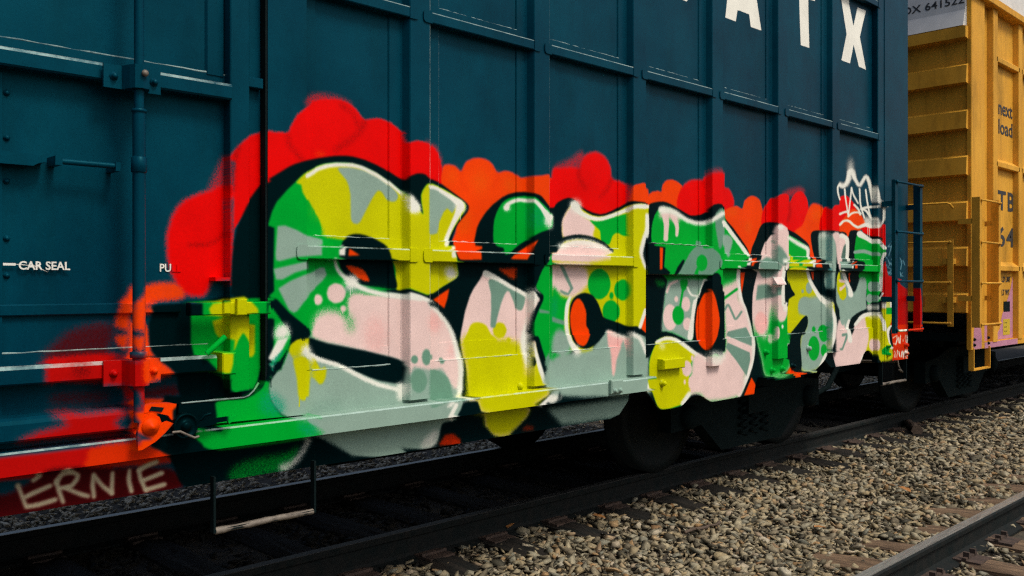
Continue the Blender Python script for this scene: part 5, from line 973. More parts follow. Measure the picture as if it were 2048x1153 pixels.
def panel(x0, x1, z0, z1, seed):
    """a side sheet, slightly buckled between its posts"""
    nx, nz = 10, 40
    rg = random.Random(seed); ph = rg.uniform(0, 50)
    vs = []
    for j in range(nz + 1):
        for i in range(nx + 1):
            u, w = i / nx, j / nz
            x, z = x0 + (x1 - x0) * u, z0 + (z1 - z0) * w
            uu = min(1, max(0, (x - x0 - .13) / (x1 - x0 - .26))); e = math.sin(math.pi * uu) ** .8
            d = e * (.010 * mnoise.noise((x * 1.4 + ph, z * 1.1, 2.0)) + .006 * mnoise.noise((x * 3.2 + ph, z * 2.1, 9.0)))
            vs.append((x, DP - d, z))
    fs = [(j * (nx + 1) + i, j * (nx + 1) + i + 1, (j + 1) * (nx + 1) + i + 1, (j + 1) * (nx + 1) + i) for j in range(nz) for i in range(nx)]
    return MB().add(vs, fs, True)

def stiffener(x0, x1, z0, z1, parent, mat):
    """pressed bar between two posts: sloped top, flat face, rounded tabs lapped over the posts"""
    y = DF - .004
    mb = MB()
    pr = [(DP - .001, z0), (y + .003, z0), (y, z0 + .004), (y, z1 - .006), (y + .002, z1 - .002), (y + .006, z1), (DP - .0105, z1), (DP - .0105, z1 + .042), (DP - .001, z1 + .042)]
    mb.prism_yz([(a, b) for a, b in pr], x0 - .001, x1 + .001)
    for s, xe in ((-1, x0), (1, x1)):
        zc = (z0 + z1) / 2; hh = (z1 - z0) / 2 + .003
        tip = .047
        pts = []
        for k in range(9):
            a = math.pi / 2 * (k / 4 - 1)
            pts.append((xe + s * (tip - .018 + .018 * math.cos(a)), zc + (hh - .018) * (1 if a > 0 else -1 if a < 0 else 0) + .018 * math.sin(a)))
        pl = [(xe - s * .003, zc - hh)] + pts + [(xe - s * .003, zc + hh)]
        if s < 0: pl = pl[::-1]
        mb.prism_xz(pl, y - .003, DF + .001)
    o = mb.build('stiffener', mat, parent)
    if mat == M_side: highlight_edges(o, M_edge, lambda n: n.z > .25 and n.y < -.2)
    rg = random.Random(int(x0 * 100 + z0 * 7))
    n = 26
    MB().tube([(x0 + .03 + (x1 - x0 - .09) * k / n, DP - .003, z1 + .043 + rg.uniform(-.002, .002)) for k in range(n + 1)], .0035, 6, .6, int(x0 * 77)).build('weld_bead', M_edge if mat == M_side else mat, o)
    return o

edges = [1.973] + [k for a in RIB for k in a] + [7.35]
gaps = [(edges[i], edges[i + 1]) for i in range(0, len(edges), 2)]
for k, (a, b) in enumerate(gaps):
    panel(a - .02, b + .02, 1.19, ZTOP, k).build('side_panel', M_side, bc)
    panel(-b - .02, -a + .02, 1.0, ZTOP, k + 20).build('side_panel', M_blue, bc)
for a, b in RIB:
    highlight_edges(hat_post(a, b, 1.054, ZTOP).build('side_post', M_side, bc), M_edge, lambda n: n.y < -.3 and .3 < n.x < .9)
    hat_post(-b, -a, 1.054, ZTOP).build('side_post', M_blue, bc)
for k, (a, b) in enumerate(gaps):
    for z0, z1 in ((1.675, 1.730), (2.762, 2.812), (3.850, 3.900)):
        if k == 3 and z0 < 2: continue
        stiffener(a, b, z0, z1, bc, M_side)
        stiffener(-b, -a, z0, z1, bc, M_blue)
# end posts (wide, flat) with a lap seam
for s, mt in ((1, M_side), (-1, M_blue)):
    c = .005
    pr = [(7.35 * s, DP), (7.35 * s, DF + c), ((7.35 + c) * s, DF), (7.468 * s, DF), (7.470 * s, DF - .005), ((XEND - c) * s, DF - .005), (XEND * s, DF), (XEND * s, DF + .3), ((XEND - .02) * s, DF + .3), ((XEND - .02) * s, DP)]
    MB().prism_xy(pr, .93, ZTOP).build('end_post', mt, bc)
# board across one bay
mb = MB(); mb.box(4.234, 4.918, DF - .012, DP - .004, 1.628, 1.812, .006)
bo = mb.build('placard_board', M_side, bc)
MB().tube([(4.26 + .6 * k / 20, DF - .010, 1.813 + .002 * math.sin(k * 2.1)) for k in range(21)], .003, 6, .5, 3).build('weld_bead', M_edge, bo)
# lower sheet: proud of the panels, deeper over the truck, with cut-outs along its lower edge
def arc(cx, cz, rx, rz, a0, a1, n=8):
    return [(cx + rx * math.cos(R(a0 + (a1 - a0) * k / n)), cz + rz * math.sin(R(a0 + (a1 - a0) * k / n))) for k in range(n + 1)]
low = [(1.98, .95), (4.28, .95), (4.33, .90), (4.42, .822), (4.62, .820)] + arc(4.79, .820, .13, .055, 180, 0)[1:-1] + [(4.97, .820), (5.36, .824), (5.48, .826), (5.50, .90), (5.53, .936), (6.36, .936), (6.45, .975), (6.50, 1.0), (6.56, .96), (6.60, .936), (7.10, .936)] + arc(7.24, .936, .11, .10, 180, 0)[1:-1] + [(7.349, .936), (7.349, 1.217), (1.98, 1.217)]
ls = MB().prism_xz(low, DP - .012, DP + .002).build('lower_side_sheet', M_side, bc)
rgw = random.Random(5)
for k, (a, b) in enumerate(gaps):
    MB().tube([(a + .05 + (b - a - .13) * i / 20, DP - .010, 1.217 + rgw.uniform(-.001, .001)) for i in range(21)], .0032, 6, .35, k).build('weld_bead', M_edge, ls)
MB().box(1.974, 7.36, DP - .002, DP + .02, 1.17, 1.30).build('sheet_backing', M_side, bc)

# door post with its foot running under the door
pp = [(1.973 - .003, ZTOP), (1.800, ZTOP), (1.800, 1.25)] + arc(1.70, 1.238, .10, .10, 0, -90)[1:] + [(1.62, 1.138), (1.44, 1.136), (1.44, 1.052), (1.973 - .003, 1.044)]
MB().prism_xz(pp[::-1], DF, DF + .055).build('door_post', M_side, bc)
MB().prism_xy([(1.972, DF + .004), (1.972, DP), (2.04, DP), (2.04, DP - .008), (1.985, DP - .008), (1.976, DF + .004)], 1.22, ZTOP).build('post_flange', M_side, bc)
MB().tube([(1.45 + .33 * k / 16, DF - .001, 1.138 + (.09 * max(0, (k - 12) / 4) ** 2)) for k in range(16)], .004, 6, .3, 4).build('weld_bead', M_edge, bc)
MB().prism_xz([(-1.973, 1.044), (-1.80, 1.044), (-1.80, ZTOP), (-1.973, ZTOP)], DF, DF + .055).build('door_post', M_blue, bc)

MB().box(1.790, 1.799, DF + .002, DF + .038, 1.14, ZTOP - .1).build('door_gap_shade', M_under, bc)  # added dark strip standing in for the shaded gap beside the post
# ---- sliding door
door = bpy.data.objects.new('sliding_door', None); COL.objects.link(door); door.parent = bc; door.matrix_parent_inverse = Matrix.Translation(-base_of(bc)); door.location = (0, 3.2, 1.0)
BASE[door.name] = Vector((0, 3.2, 1.0))
DD = 3.232
MB().box(-1.66, 1.789, 3.240, 3.252, .98, ZTOP - .1).build('door_opening_sheet', M_side, door)
MB().box(-1.64, 1.64, DD, DD + .012, 1.06, ZTOP - .12).build('door_sheet', M_side, door)
for s in (1, -1):
    x0, x1 = (1.632, 1.712) if s > 0 else (-1.712, -1.632)
    c = .004
    MB().prism_xy([(x0, DD + .01), (x0, 3.18 + c), (x0 + c, 3.18), (x1 - c, 3.18), (x1, 3.18 + c), (x1, DD + .01)], 1.163, ZTOP - .12).build('door_stile', M_side, door)
MB().prism_xy([(1.555, DD - .001), (1.562, DD - .010), (1.625, DD - .010), (1.631, DD - .001)], 2.36, ZTOP - .12).build('stile_flange', M_side, door)
MB().box(-1.63, .866, DD - .012, DD - .001, 1.07, 2.25).build('door_overlay_sheet', M_side, door)
def door_rail(z0, z1, xa, xb, y, slope=.04):
    pr = [(DD - .001, z0), (y + .006, z0), (y, z0 + .006), (y, z1 - .012), (y + .004, z1 - .004), (y + .012, z1), (DD - .006, z1), (DD - .006, z1 + slope), (DD - .001, z1 + slope)]
    o = highlight_edges(MB().prism_yz(pr, xa, xb).build('door_rail', M_side, door), M_edge, lambda n: n.z > .25 and n.y < -.2)
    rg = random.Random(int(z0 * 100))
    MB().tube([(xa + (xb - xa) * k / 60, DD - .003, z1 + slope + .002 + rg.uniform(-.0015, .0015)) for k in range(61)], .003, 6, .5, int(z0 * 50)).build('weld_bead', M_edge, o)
    return o
door_rail(2.265, 2.326, -1.63, 1.632, 3.165)
door_rail(3.36, 3.42, -1.63, 1.632, 3.165)
MB().box(-1.63, 1.455, DD - .018, DD - .001, 1.468, 1.506, .004).build('door_rail', M_side, door)
door_rail(1.249, 1.311, -1.63, 1.565, 3.152, .035)
b4 = MB().prism_yz([(DD, 1.068), (3.16, 1.068), (3.15, 1.076), (3.15, 1.125), (3.154, 1.138), (3.165, 1.146), (DD, 1.150)], -1.63, 1.30).build('door_rail', M_side, door)
# lock rod with its guides
rod = MB()
rod.tube([(1.258, 3.105, 3.9), (1.258, 3.105, 2.165)], .0165, 14)
rod.tube([(1.258, 3.105, 2.165), (1.258, 3.105, 1.30)], .0215, 14)
rod.tube([(1.258, 3.105, 1.30), (1.258, 3.105, 1.10)], .018, 14)
rod = rod.build('lock_rod', M_side, door)
MB().lathe([(.0215, 0), (.026, .004), (.026, .052), (.0215, .056)], (1.258, 3.105, 1.952), 'z', 16).build('collar', M_side, rod)
MB().lathe([(.018, 0), (.025, .002), (.025, .012), (.0165, .014)], (1.258, 3.105, 2.158), 'z', 16).build('collar', M_side, rod)
MB().lathe([(.0215, 0), (.030, .003), (.030, .022), (.0215, .025)], (1.258, 3.105, 1.318), 'z', 16).build('collar', M_side, rod)
def rod_bracket(z0, z1):
    x = 1.258
    pr = [(x - .105, 3.150), (x - .105, 3.140), (x - .045, 3.140), (x - .034, 3.100), (x - .024, 3.078), (x, 3.070), (x + .024, 3.078), (x + .034, 3.100), (x + .045, 3.140), (x + .09, 3.140), (x + .09, 3.150)]
    o = MB().prism_xy(pr, z0, z1).build('rod_guide', M_side, door)
    for bx in (x - .072, x + .066): MB().bolt(bx, 3.140, (z0 + z1) / 2, .010, .018).build('bolt', M_side, o)
    return o
g1 = rod_bracket(2.238, 2.318)
MB().lathe([(.010, 0), (.012, -.008), (.006, -.014)], (1.262, 3.070, 2.288), 'y', 10).build('seal_stud', M_steel, g1)
rod_bracket(1.226, 1.312)
# handle and catch at mid height
h = MB().tube([(1.018, 3.165, 1.976), (1.205, 3.160, 1.976)], .010, 10).build('door_handle', M_side, door)
MB().box(1.004, 1.026, 3.150, DD, 1.962, 1.992).build('bracket', M_side, h)
MB().box(1.196, 1.212, 3.146, DD, 1.958, 1.988).build('bracket', M_side, h)
MB().prism_xz([(.83, 1.955), (.945, 1.955), (.962, 1.966), (.985, 1.970), (.985, 1.982), (.962, 1.986), (.945, 1.992), (.83, 1.996)], 3.175, DD).build('door_catch', M_side, door)
for bz in (2.19, 2.045, 1.905, 1.72, 1.60): MB().bolt(.882, DD - .001, bz, .007, .010).build('bolt', M_side, door)
# block and straps at the lower right of the door
MB().box(1.457, 1.778, 3.135, 3.178, 1.458, 1.505, .004).build('door_stop_bar', M_side, door)
MB().box(1.628, 1.668, 3.118, 3.136, 1.456, 1.516, .003).build('strap', M_side, door)
MB().box(1.578, 1.606, 3.124, 3.136, 1.462, 1.512, .003).build('strap', M_side, door)
MB().box(1.575, 1.630, 3.128, DD, 1.236, 1.318, .005).build('rail_end_block', M_side, door)
MB().tube([(1.515, 3.135, 1.318), (1.545, 3.128, 1.345), (1.585, 3.130, 1.378)], .011, 10).build('release_lever', M_side, door)
MB().box(1.573, 1.645, 3.182, DD, 1.584, 1.598).build('water_ledge', M_side, door)
MB().box(1.716, 1.783, 3.204, 3.25, 2.334, 2.374, .003).build('stop_clip', M_side, door)
# locking gear at the rod's foot
lg = MB().prism_xz([(1.248, 1.006), (1.262, 1.006), (1.31, 1.030), (1.345, 1.058), (1.372, 1.085), (1.352, 1.094), (1.330, 1.088), (1.322, 1.112), (1.300, 1.128), (1.272, 1.124), (1.252, 1.098), (1.246, 1.060)], 3.088, 3.104).build('lock_lever', M_side, door)
MB().lathe([(.030, 0), (.030, -.008), (.022, -.010), (.020, -.018), (.010, -.020), (.008, -.026)], (1.290, 3.090, 1.083), 'y', 18).build('pivot', M_side, lg)
MB().prism_xz([(1.245, 1.128), (1.30, 1.132), (1.36, 1.112), (1.372, 1.095), (1.385, 1.10), (1.388, 1.15), (1.36, 1.158), (1.30, 1.162), (1.25, 1.150)], 3.102, 3.116).build('lever_guard', M_side, door)
MB().prism_xz([(1.29, 1.136), (1.335, 1.128), (1.342, 1.142), (1.30, 1.150)], 3.098, 3.103).build('slot', M_under, door)
hb = MB().lathe([(.046, .02), (.046, -.006), (.040, -.010), (.038, -.004), (.016, -.004), (.016, -.014), (.006, -.018)], (1.424, 3.110, 1.068), 'y', 22).build('hub', M_side, door)
MB().tube([(1.372, 3.10, 1.052), (1.400, 3.098, 1.052), (1.425, 3.096, 1.038), (1.452, 3.096, 1.024), (1.468, 3.096, 1.028)], .0045, 8).build('safety_hook', M_steel, door)
MB().prism_xz([(1.470, 1.062), (1.482, 1.056), (1.53, 1.060), (1.545, 1.066), (1.585, 1.068), (1.592, 1.058), (1.606, 1.066), (1.625, 1.086), (1.49, 1.082), (1.475, 1.074)], 3.110, 3.122).build('hasp', M_side, door)
MB().tube([(1.485, 3.115, 1.084), (1.495, 3.112, 1.098), (1.520, 3.112, 1.102)], .006, 8).build('hasp_pin', M_side, door)
text('lettering', 'CAR SEAL', .038, (.914, DD - .0135, 1.620), ROT_SIDE, M_white, door, .0008, fit=.158)
text('lettering', 'PULL', .040, (1.381, DD - .0020, 1.618), ROT_SIDE, M_side, door, .0008, sx=.92)
text('lettering', 'PU', .040, (1.381, DD - .0024, 1.618), ROT_SIDE, M_white, door, .0008, sx=.92)
MB().box(.868, .905, DD - .0145, DD - .012, 1.632, 1.640).build('seal_strip', M_white, door)
MB().tube([(.905, DD - .014, 1.636), (.96, DD - .014, 1.632), (1.005, DD - .003, 1.612)], .0012, 5).build('seal_wire', M_white, door)

# ---- door track / side sill angle, skirt
tr = highlight_edges(MB().prism_yz([(3.150, .963), (3.160, .963), (3.160, 1.028), (DP, 1.028), (DP, 1.039), (3.156, 1.039), (3.150, 1.033)], -4.26, 4.262).build('door_track', M_side, bc), M_edge, lambda n: n.z > .25 and n.y < -.2)
gx = -3.9
while gx < 4.2:
    MB().prism_yz([(3.162, .985), (3.240, .940), (3.256, .940), (3.256, .985)], gx, gx + .012).build('gusset', M_side, tr)
    gx += .222
MB().box(3.828, 3.930, 3.128, 3.149, .975, 1.050, .006).build('track_clip', M_side, tr)
for bx in (3.855, 3.900): MB().bolt(bx, 3.128, .992, .010, .014).build('bolt', M_side, tr)
MB().bolt(3.235, DP - .012, 1.058, .014, .016).build('rivet', M_side, bc)
sk = [(-4.1, .816), (1.98, .816), (2.3, .812), (3.98, .812), (4.06, .83), (4.14, .90), (4.16, .99), (-4.3, .99)]
MB().prism_xz(sk, 3.262, 3.276).build('skirt', M_side, bc)
MB().box(5.54, 6.25, 3.175, DP, .926, .938).build('lower_flange', M_side, bc)
MB().box(5.62, 5.98, 3.160, 3.20, .914, .928).build('lower_flange', M_side, bc)
for x, z, l in ((4.39, 1.065, .225),):
    o = MB().box(x, x + l, 3.195, DP - .011, z, z + .062, .005).build('bracket_box', M_side, bc)
    MB().box(x + .004, x + .035, 3.190, 3.196, z + .006, z + .056).build('vent', M_side, o)
for x, z in ((4.433, .981), (5.628, 1.104), (5.712, .973), (5.85, .975), (6.001, .985), (6.233, 1.101), (7.52, 1.06), (7.52, .99), (7.88, 1.05), (7.88, .98)):
    MB().bolt(x, (DP - .012) if x < 7.3 else DF - .005, z, .017, .03).build('rivet', M_side, bc)
MB().prism_yz([(DF, 1.565), (3.168, 1.570), (3.168, 1.578), (DF, 1.625)], 5.66, 5.79).build('card_clip', M_side, bc)

# ---- steps
def sill_step(x0, x1, zt, zb, y, parent):
    o = MB().prism_xz([(x0, zt), (x0, zb - .006), (x1, zb - .006), (x1, zt), (x1 - .009, zt), (x1 - .009, zb + .006), (x0 + .009, zb + .006), (x0 + .009, zt)], y - .010, y + .018).build('sill_step', M_under, parent)
    n = 12; rg = random.Random(4)
    MB().tube([(x0 + .01 + (x1 - x0 - .02) * k / n, y, zb + rg.uniform(-.0015, .0015)) for k in range(n + 1)], .012, 8, .15, 2).build('tread', M_steel, o)
    return o
sill_step(1.575, 2.018, .85, .645, 3.21, bc)
sill_step(7.43, 7.93, .94, .745, 3.21, bc)
# ---- corner ladder
lad = bpy.data.objects.new('ladder', None); COL.objects.link(lad); lad.parent = bc; lad.matrix_parent_inverse = Matrix.Translation(-base_of(bc)); lad.location = (7.68, 3.1, 1.2)
BASE[lad.name] = Vector((7.68, 3.1, 1.2))
for x0, x1, fy in ((7.405, 7.455, 3.112), (7.915, 7.965, 3.140)):
    MB().prism_xy([(x0, 3.082), (x1, 3.082), (x1, 3.088), (x0 + .008, 3.088), (x0 + .008, fy), (x0, fy)], 1.17, 2.43).build('stile', M_blue if x0 < 7.6 else M_side, lad)
for z in (2.410, 2.003, 1.598, 1.192):
    r_ = MB().tube([(7.44, 3.078, z), (7.46, 3.062, z), (7.92, 3.062, z), (7.94, 3.078, z)], .0095, 10).build('rung', M_side if z < 1.3 else M_blue, lad)
    for bx in (7.43, 7.945): MB().lathe([(.014, 0), (.014, -.012), (.008, -.016)], (bx, 3.082, z + .004), 'y', 8).build('bolt', M_blue, r_)
for z in (2.235, 1.45):
    MB().prism_xy([(7.405, 3.106), (7.413, 3.106), (7.413, 3.184), (7.50, 3.184), (7.50, 3.194), (7.405, 3.194)], z - .022, z + .022).build('bracket', M_blue, lad)
    MB().box(7.906, 7.914, 3.13, DF, z - .022, z + .022).build('bracket', M_blue, lad)
    MB().bolt(7.48, 3.188, z, .014, .022).build('bolt', M_side, lad)

# ---- roof, ends, floor, far side
YF = 2 * YC - DF                    # far side plane
MB().prism_yz([(DF - .03, ZTOP - .12), (DF - .03, ZTOP), (YC, ZTOP + .16), (YF + .03, ZTOP), (YF + .03, ZTOP - .12)], -XEND, XEND).build('roof', M_blue, bc)
MB().box(-XEND, XEND, YF - .08, YF, .95, ZTOP).build('far_side_wall', M_blue, bc)
for s in (1, -1):
    x = XEND * s
    e = MB().box(min(x, x - .06 * s), max(x, x - .06 * s), DF + .3, YF, .95, ZTOP).build('end_wall', M_blue, bc)
    for k in range(7):
        z = 1.3 + k * .46
        MB().prism_xz([(x, z), (x + .08 * s, z + .03), (x + .08 * s, z + .2), (x, z + .24)] if s > 0 else [(x, z), (x, z + .24), (x - .08, z + .2), (x - .08, z + .03)], DF + .34, YF - .1).build('end_corrugation', M_blue, e)
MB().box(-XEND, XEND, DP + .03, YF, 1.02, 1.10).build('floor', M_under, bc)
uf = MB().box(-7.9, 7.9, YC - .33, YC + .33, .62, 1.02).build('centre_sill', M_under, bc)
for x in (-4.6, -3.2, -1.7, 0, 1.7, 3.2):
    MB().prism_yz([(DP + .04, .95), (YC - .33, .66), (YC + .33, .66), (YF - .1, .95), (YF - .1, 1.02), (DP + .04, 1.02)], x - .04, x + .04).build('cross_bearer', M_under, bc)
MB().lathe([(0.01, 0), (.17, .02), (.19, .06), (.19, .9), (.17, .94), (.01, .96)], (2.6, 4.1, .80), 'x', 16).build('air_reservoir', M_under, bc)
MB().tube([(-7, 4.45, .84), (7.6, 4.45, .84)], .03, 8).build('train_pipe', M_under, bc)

def truck(parent, xc, tag_x):
    t = bpy.data.objects.new('truck', None); COL.objects.link(t); t.parent = parent
    t.matrix_parent_inverse = Matrix.Translation(-base_of(parent)); t.location = (xc, YC, RAIL_H); BASE[t.name] = Vector((xc, YC, RAIL_H))
    r = .44; zc = RAIL_H + r
    for dx in (-.9, .9):
        for s in (-1, 1):
            y = YC + s * .735
            pr = [(.05, -.09), (.10, -.09), (.11, -.05), (.30, -.02), (.36, -.065), (r + .0, -.07), (r, .045), (r + .027, .05), (r + .025, .075), (.37, .075), (.33, .02), (.12, .05), (.05, .08)]
            if s > 0: pr = [(a, -b) for a, b in pr][::-1]
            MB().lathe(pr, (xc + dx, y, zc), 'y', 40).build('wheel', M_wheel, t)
        MB().lathe([(.08, -1.0), (.08, 1.0)], (xc + dx, YC, zc), 'y', 16).build('axle', M_wheel, t)
    for s in (-1, 1):
        y = YC + s * 1.0
        out = [(-1.10, zc - .10), (-1.10, zc + .13), (-.72, zc + .17), (-.45, zc + .25), (.45, zc + .25), (.72, zc + .17), (1.10, zc + .13), (1.10, zc - .10), (.72, zc - .08), (.45, zc - .30), (-.45, zc - .30), (-.72, zc - .08)]
        a = [(xc + u, w) for u, w in out]
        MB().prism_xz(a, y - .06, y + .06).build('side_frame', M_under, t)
        for dx in (-.9, .9):
            MB().lathe([(.09, -.02), (.09, -.10), (.06, -.13), (.02, -.13)] if s < 0 else [(.09, .02), (.09, .10), (.06, .13), (.02, .13)], (xc + dx, y, zc), 'y', 16).build('axle_bearing', M_under, t)
        for dx in (-.16, 0, .16):
            pts = [(xc + dx + .055 * math.cos(k * .8), y - .075 * 1 + .0 + .055 * math.sin(k * .8) * .3, zc - .22 + k * .0075) for k in range(45)]
            MB().tube(pts, .012, 6).build('spring', M_under, t)
    MB().box(xc - .16, xc + .16, YC - 1.12, YC + 1.12, zc - .05, zc + .14).build('bolster', M_under, t)
    return t
truck(bc, 6.40, 1)
truck(bc, -6.40, 0)
cp = MB().box(7.6, 8.45, YC - .10, YC + .10, .72, .98)
cp.box(8.40, 8.68, YC - .16, YC + .14, .70, 1.02)
cp.build('coupler', M_under, bc)
MB().tube([(7.95, 4.42, .86), (8.2, 4.40, .80), (8.45, 4.42, .50), (8.62, 4.50, .42), (8.72, 4.6, .46)], .028, 10).build('air_hose', M_under, bc)
MB().tube([(7.98, 3.30, .90), (7.98, 3.9, .86), (8.1, 4.5, .84), (8.3, 4.75, .86)], .012, 8).build('uncoupling_lever', M_steel, bc)
MB().tube([(7.96, 3.30, .95), (7.97, 3.29, .86), (8.02, 3.27, .80), (7.93, 3.27, .83)], .008, 8).build('lever_handle', M_steel, bc)

# ================================================================== ORANGE BOXCAR
oc = thing('boxcar', 'mustard yellow boxcar with a white upper end, coupled behind the teal boxcar', 'boxcar', (9.45, YC, 0))
O1, O2 = (.64, .31, .030), (.72, .375, .045)
M_or = car_paint('mustard_car_paint', O1, O2, dirt=(.16, .075, .018), dirt_amt=.4, rough=.55, tint=(1, .85, .5))
M_orw = simple('white_end_paint', (.60, .60, .57), (.72, .72, .69), .6, 6)
M_ink = simple('stencil_black', (.02, .022, .024), (.04, .042, .045), .6, 30)
M_pinkp = simple('pink_overspray', (.42, .17, .26), (.52, .24, .33), .6, 12)
M_tag = simple('yellow_placard', (.50, .36, .02), (.62, .44, .03), .5, 30)
M_dec = simple('orange_decal', (.55, .17, .02), (.6, .2, .02), .5, 30)
XO, XL = 9.44, 25.0
OPF = 3.18; OPP = 3.24
def o_post(x0, x1, z0, z1, name='side_post'):
    c = .006
    return MB().prism_xy([(x0 - .012, OPP), (x0, OPF + c), (x0 + c, OPF), (x1 - c, OPF), (x1, OPF + c), (x1 + .012, OPP)], z0, z1).build(name, M_or, oc)
ZO = 4.42
# corner post: flat front with a groove
MB().prism_xy([(XO, 3.225), (XO, OPF + .008), (XO + .008, OPF), (9.80, OPF), (9.806, OPF + .006), (9.806, OPP), (9.90, OPP + .01), (XO + .06, OPP + .01)], .93, ZO + .35).build('corner_post', M_or, oc)
xs_posts = [(10.065, 10.20)] + [(10.88 + .82 * k, 11.01 + .82 * k) for k in range(17)]
for a, b in xs_posts: o_post(a, b, .98, ZO)
edges_o = [9.806] + [k for p in xs_posts for k in p] + [XL]
for i in range(0, len(edges_o), 2):
    a, b = edges_o[i], edges_o[i + 1]
    MB().box(a - .01, b + .01, OPP - .001, OPP + .012, .93, ZO).build('side_panel', M_or, oc)
    if i > 0:
        for z in (1.715, 2.80, 3.89):
            MB().prism_yz([(OPP, z), (OPF + .004, z), (OPF, z + .005), (OPF, z + .05), (OPF + .004, z + .055), (OPP, z + .10)], a - .03, b + .03).build('stiffener', M_or, oc)
MB().box(9.42, XL, OPF - .05, OPP + .05, ZO, ZO + .075, .006).build('side_plate', M_or, oc)
MB().box(9.82, XL, OPP - .05, OPP + .012, .925, .985).build('side_sill', M_or, oc)
MB().prism_yz([(OPP - .02, ZO + .075), (OPP - .02, ZO + .62), (YC, ZO + .74), (2 * YC - OPP, ZO + .62), (2 * YC - OPP, ZO + .075)], XO + .02, XL).build('roof', M_orw, oc)
# end wall with pressed ridges
ew = MB().box(XO + .02, XO + .07, 3.226, 2 * YC - 3.226, 1.30, 4.12).build('end_wall', M_or, oc)
for z in (3.758, 3.307, 2.855, 2.406, 1.957, 1.50):
    x = XO + .021
    MB().prism_xz([(x, z), (x - .065, z - .03), (x - .085, z - .20), (x, z - .212)][::-1], 3.212, 2 * YC - 3.24).build('end_ridge', M_or, ew)
MB().prism_xz([(XO + .021, 4.115), (XO - .075, 4.11), (XO - .075, 4.0), (XO + .021, 3.985)][::-1], 3.212, 2 * YC - 3.24).build('end_ridge', M_or, ew)
MB().box(XO - .03, XO + .07, 3.228, 2 * YC - 3.23, 4.121, ZO + .6).build('upper_end_panel', M_orw, oc)
MB().prism_xz([(XO - .03, 4.28), (XO - .072, 4.118), (XO - .03, 4.1185)], 3.235, 2 * YC - 3.3).build('end_flashing', M_orw, oc)
text('lettering', 'TBOX 641522', .105, (XO - .0325, 3.995, 4.345), ROT_END, M_ink, oc, .0014, spacing=1.04, fit=.755)
# lettering on the side panel
text('lettering', 'next', .215, (10.40, OPP - .003, 3.385), ROT_SIDE, M_ink, oc, .003, fit=.45)
text('lettering', 'load', .215, (10.40, OPP - .003, 3.18), ROT_SIDE, M_ink, oc, .003, fit=.45)
text('lettering', 'TB', .285, (10.38, OPP - .003, 2.372), ROT_SIDE, M_ink, oc, .006, spacing=1.2, fit=.53)
text('lettering', '64', .285, (10.38, OPP - .003, 1.985), ROT_SIDE, M_ink, oc, .006, spacing=1.2, fit=.52)
for z, tx in ((1.60, 'LD LMT'), (1.46, 'LT WT')):
    text('lettering', tx, .085, (10.50, OPP - .004, z), ROT_SIDE, M_ink, oc, .001)
MB().box(10.56, 10.76, OPP - .006, OPP, 1.28, 1.39).build('data_plate', M_under, oc)
tg = MB().box(10.54, 10.76, OPP - .006, OPP, 1.03, 1.20).build('placard', M_tag, oc)
for k in range(3): text('lettering', '- - -', .05, (10.575, OPP - .0075, 1.15 - .045 * k), ROT_SIDE, M_ink, tg, .001)
# pink overspray on the lower corner
def blob(cx, cz, rx, rz, y, z0, n=22, seed=0, th=.0012):
    rg = random.Random(seed)
    pl = []
    for k in range(n):
        a = 2 * math.pi * k / n
        pl.append((cx + rx * math.cos(a) * rg.uniform(.94, 1.06), max(z0, cz + rz * math.sin(a) * rg.uniform(.94, 1.06))))
    return MB().prism_xz(pl, y - th, y)
blob(9.60, .98, .12, .25, OPF, .932, seed=1).build('overspray_patch', M_pinkp, oc)
MB().prism_xz([(9.815, .99), (10.05, .99), (10.05, 1.15), (9.95, 1.18), (9.86, 1.12)], OPP - .0035, OPP - .002).build('overspray_patch', M_pinkp, oc)
MB().prism_xz([(10.24, .99), (10.86, .99), (10.86, 1.66), (10.78, 1.50), (10.66, 1.38), (10.52, 1.25), (10.44, 1.10)], OPP - .0035, OPP - .002).build('overspray_patch', M_pinkp, oc)
MB().prism_xz([(9.83, .926), (10.86, .926), (10.86, .984), (9.83, .984)], OPP - .0525, OPP - .0505).build('overspray_patch', M_pinkp, oc)
# ladders
def ladder_side(x0, x1, y, zs, parent):
    l = bpy.data.objects.new('ladder', None); COL.objects.link(l); l.parent = parent; l.matrix_parent_inverse = Matrix.Translation(-base_of(parent)); l.location = (x0, y, zs[-1]); BASE[l.name] = Vector((x0, y, zs[-1]))
    for a in (x0 - .03, x1 - .02):
        MB().prism_xy([(a, y), (a + .055, y), (a + .055, y + .007), (a + .009, y + .007), (a + .009, y + .075), (a, y + .075)], zs[-1] - .03, zs[0] + .03).build('stile', M_or, l)
        for z in (zs[0] - .2, zs[-1] + .25): MB().box(a, a + .008, y + .07, OPF + .08, z - .025, z + .025).build('bracket', M_or, l)
    for z in zs:
        r_ = MB().tube([(x0, y - .004, z), (x0 + .02, y - .022, z), (x1 - .02, y - .022, z), (x1, y - .004, z)], .010, 10).build('rung', M_or, l)
        for bx in (x0 + .004, x1 - .004): MB().lathe([(.015, 0), (.015, -.012), (.008, -.017)], (bx, y, z), 'y', 8).build('bolt', M_or, r_)
ladder_side(9.33, 9.86, 3.06, (2.386, 1.98, 1.585, 1.185), oc)
l2 = bpy.data.objects.new('ladder', None); COL.objects.link(l2); l2.parent = oc; l2.matrix_parent_inverse = Matrix.Translation(-base_of(oc)); l2.location = (9.3, 3.5, 1.2); BASE[l2.name] = Vector((9.3, 3.5, 1.2))
MB().box(9.285, 9.295, 3.300, 3.355, 1.16, 2.02).build('stile', M_or, l2)
MB().box(9.285, 9.295, 3.80, 3.855, 1.16, 2.02).build('stile', M_or, l2)
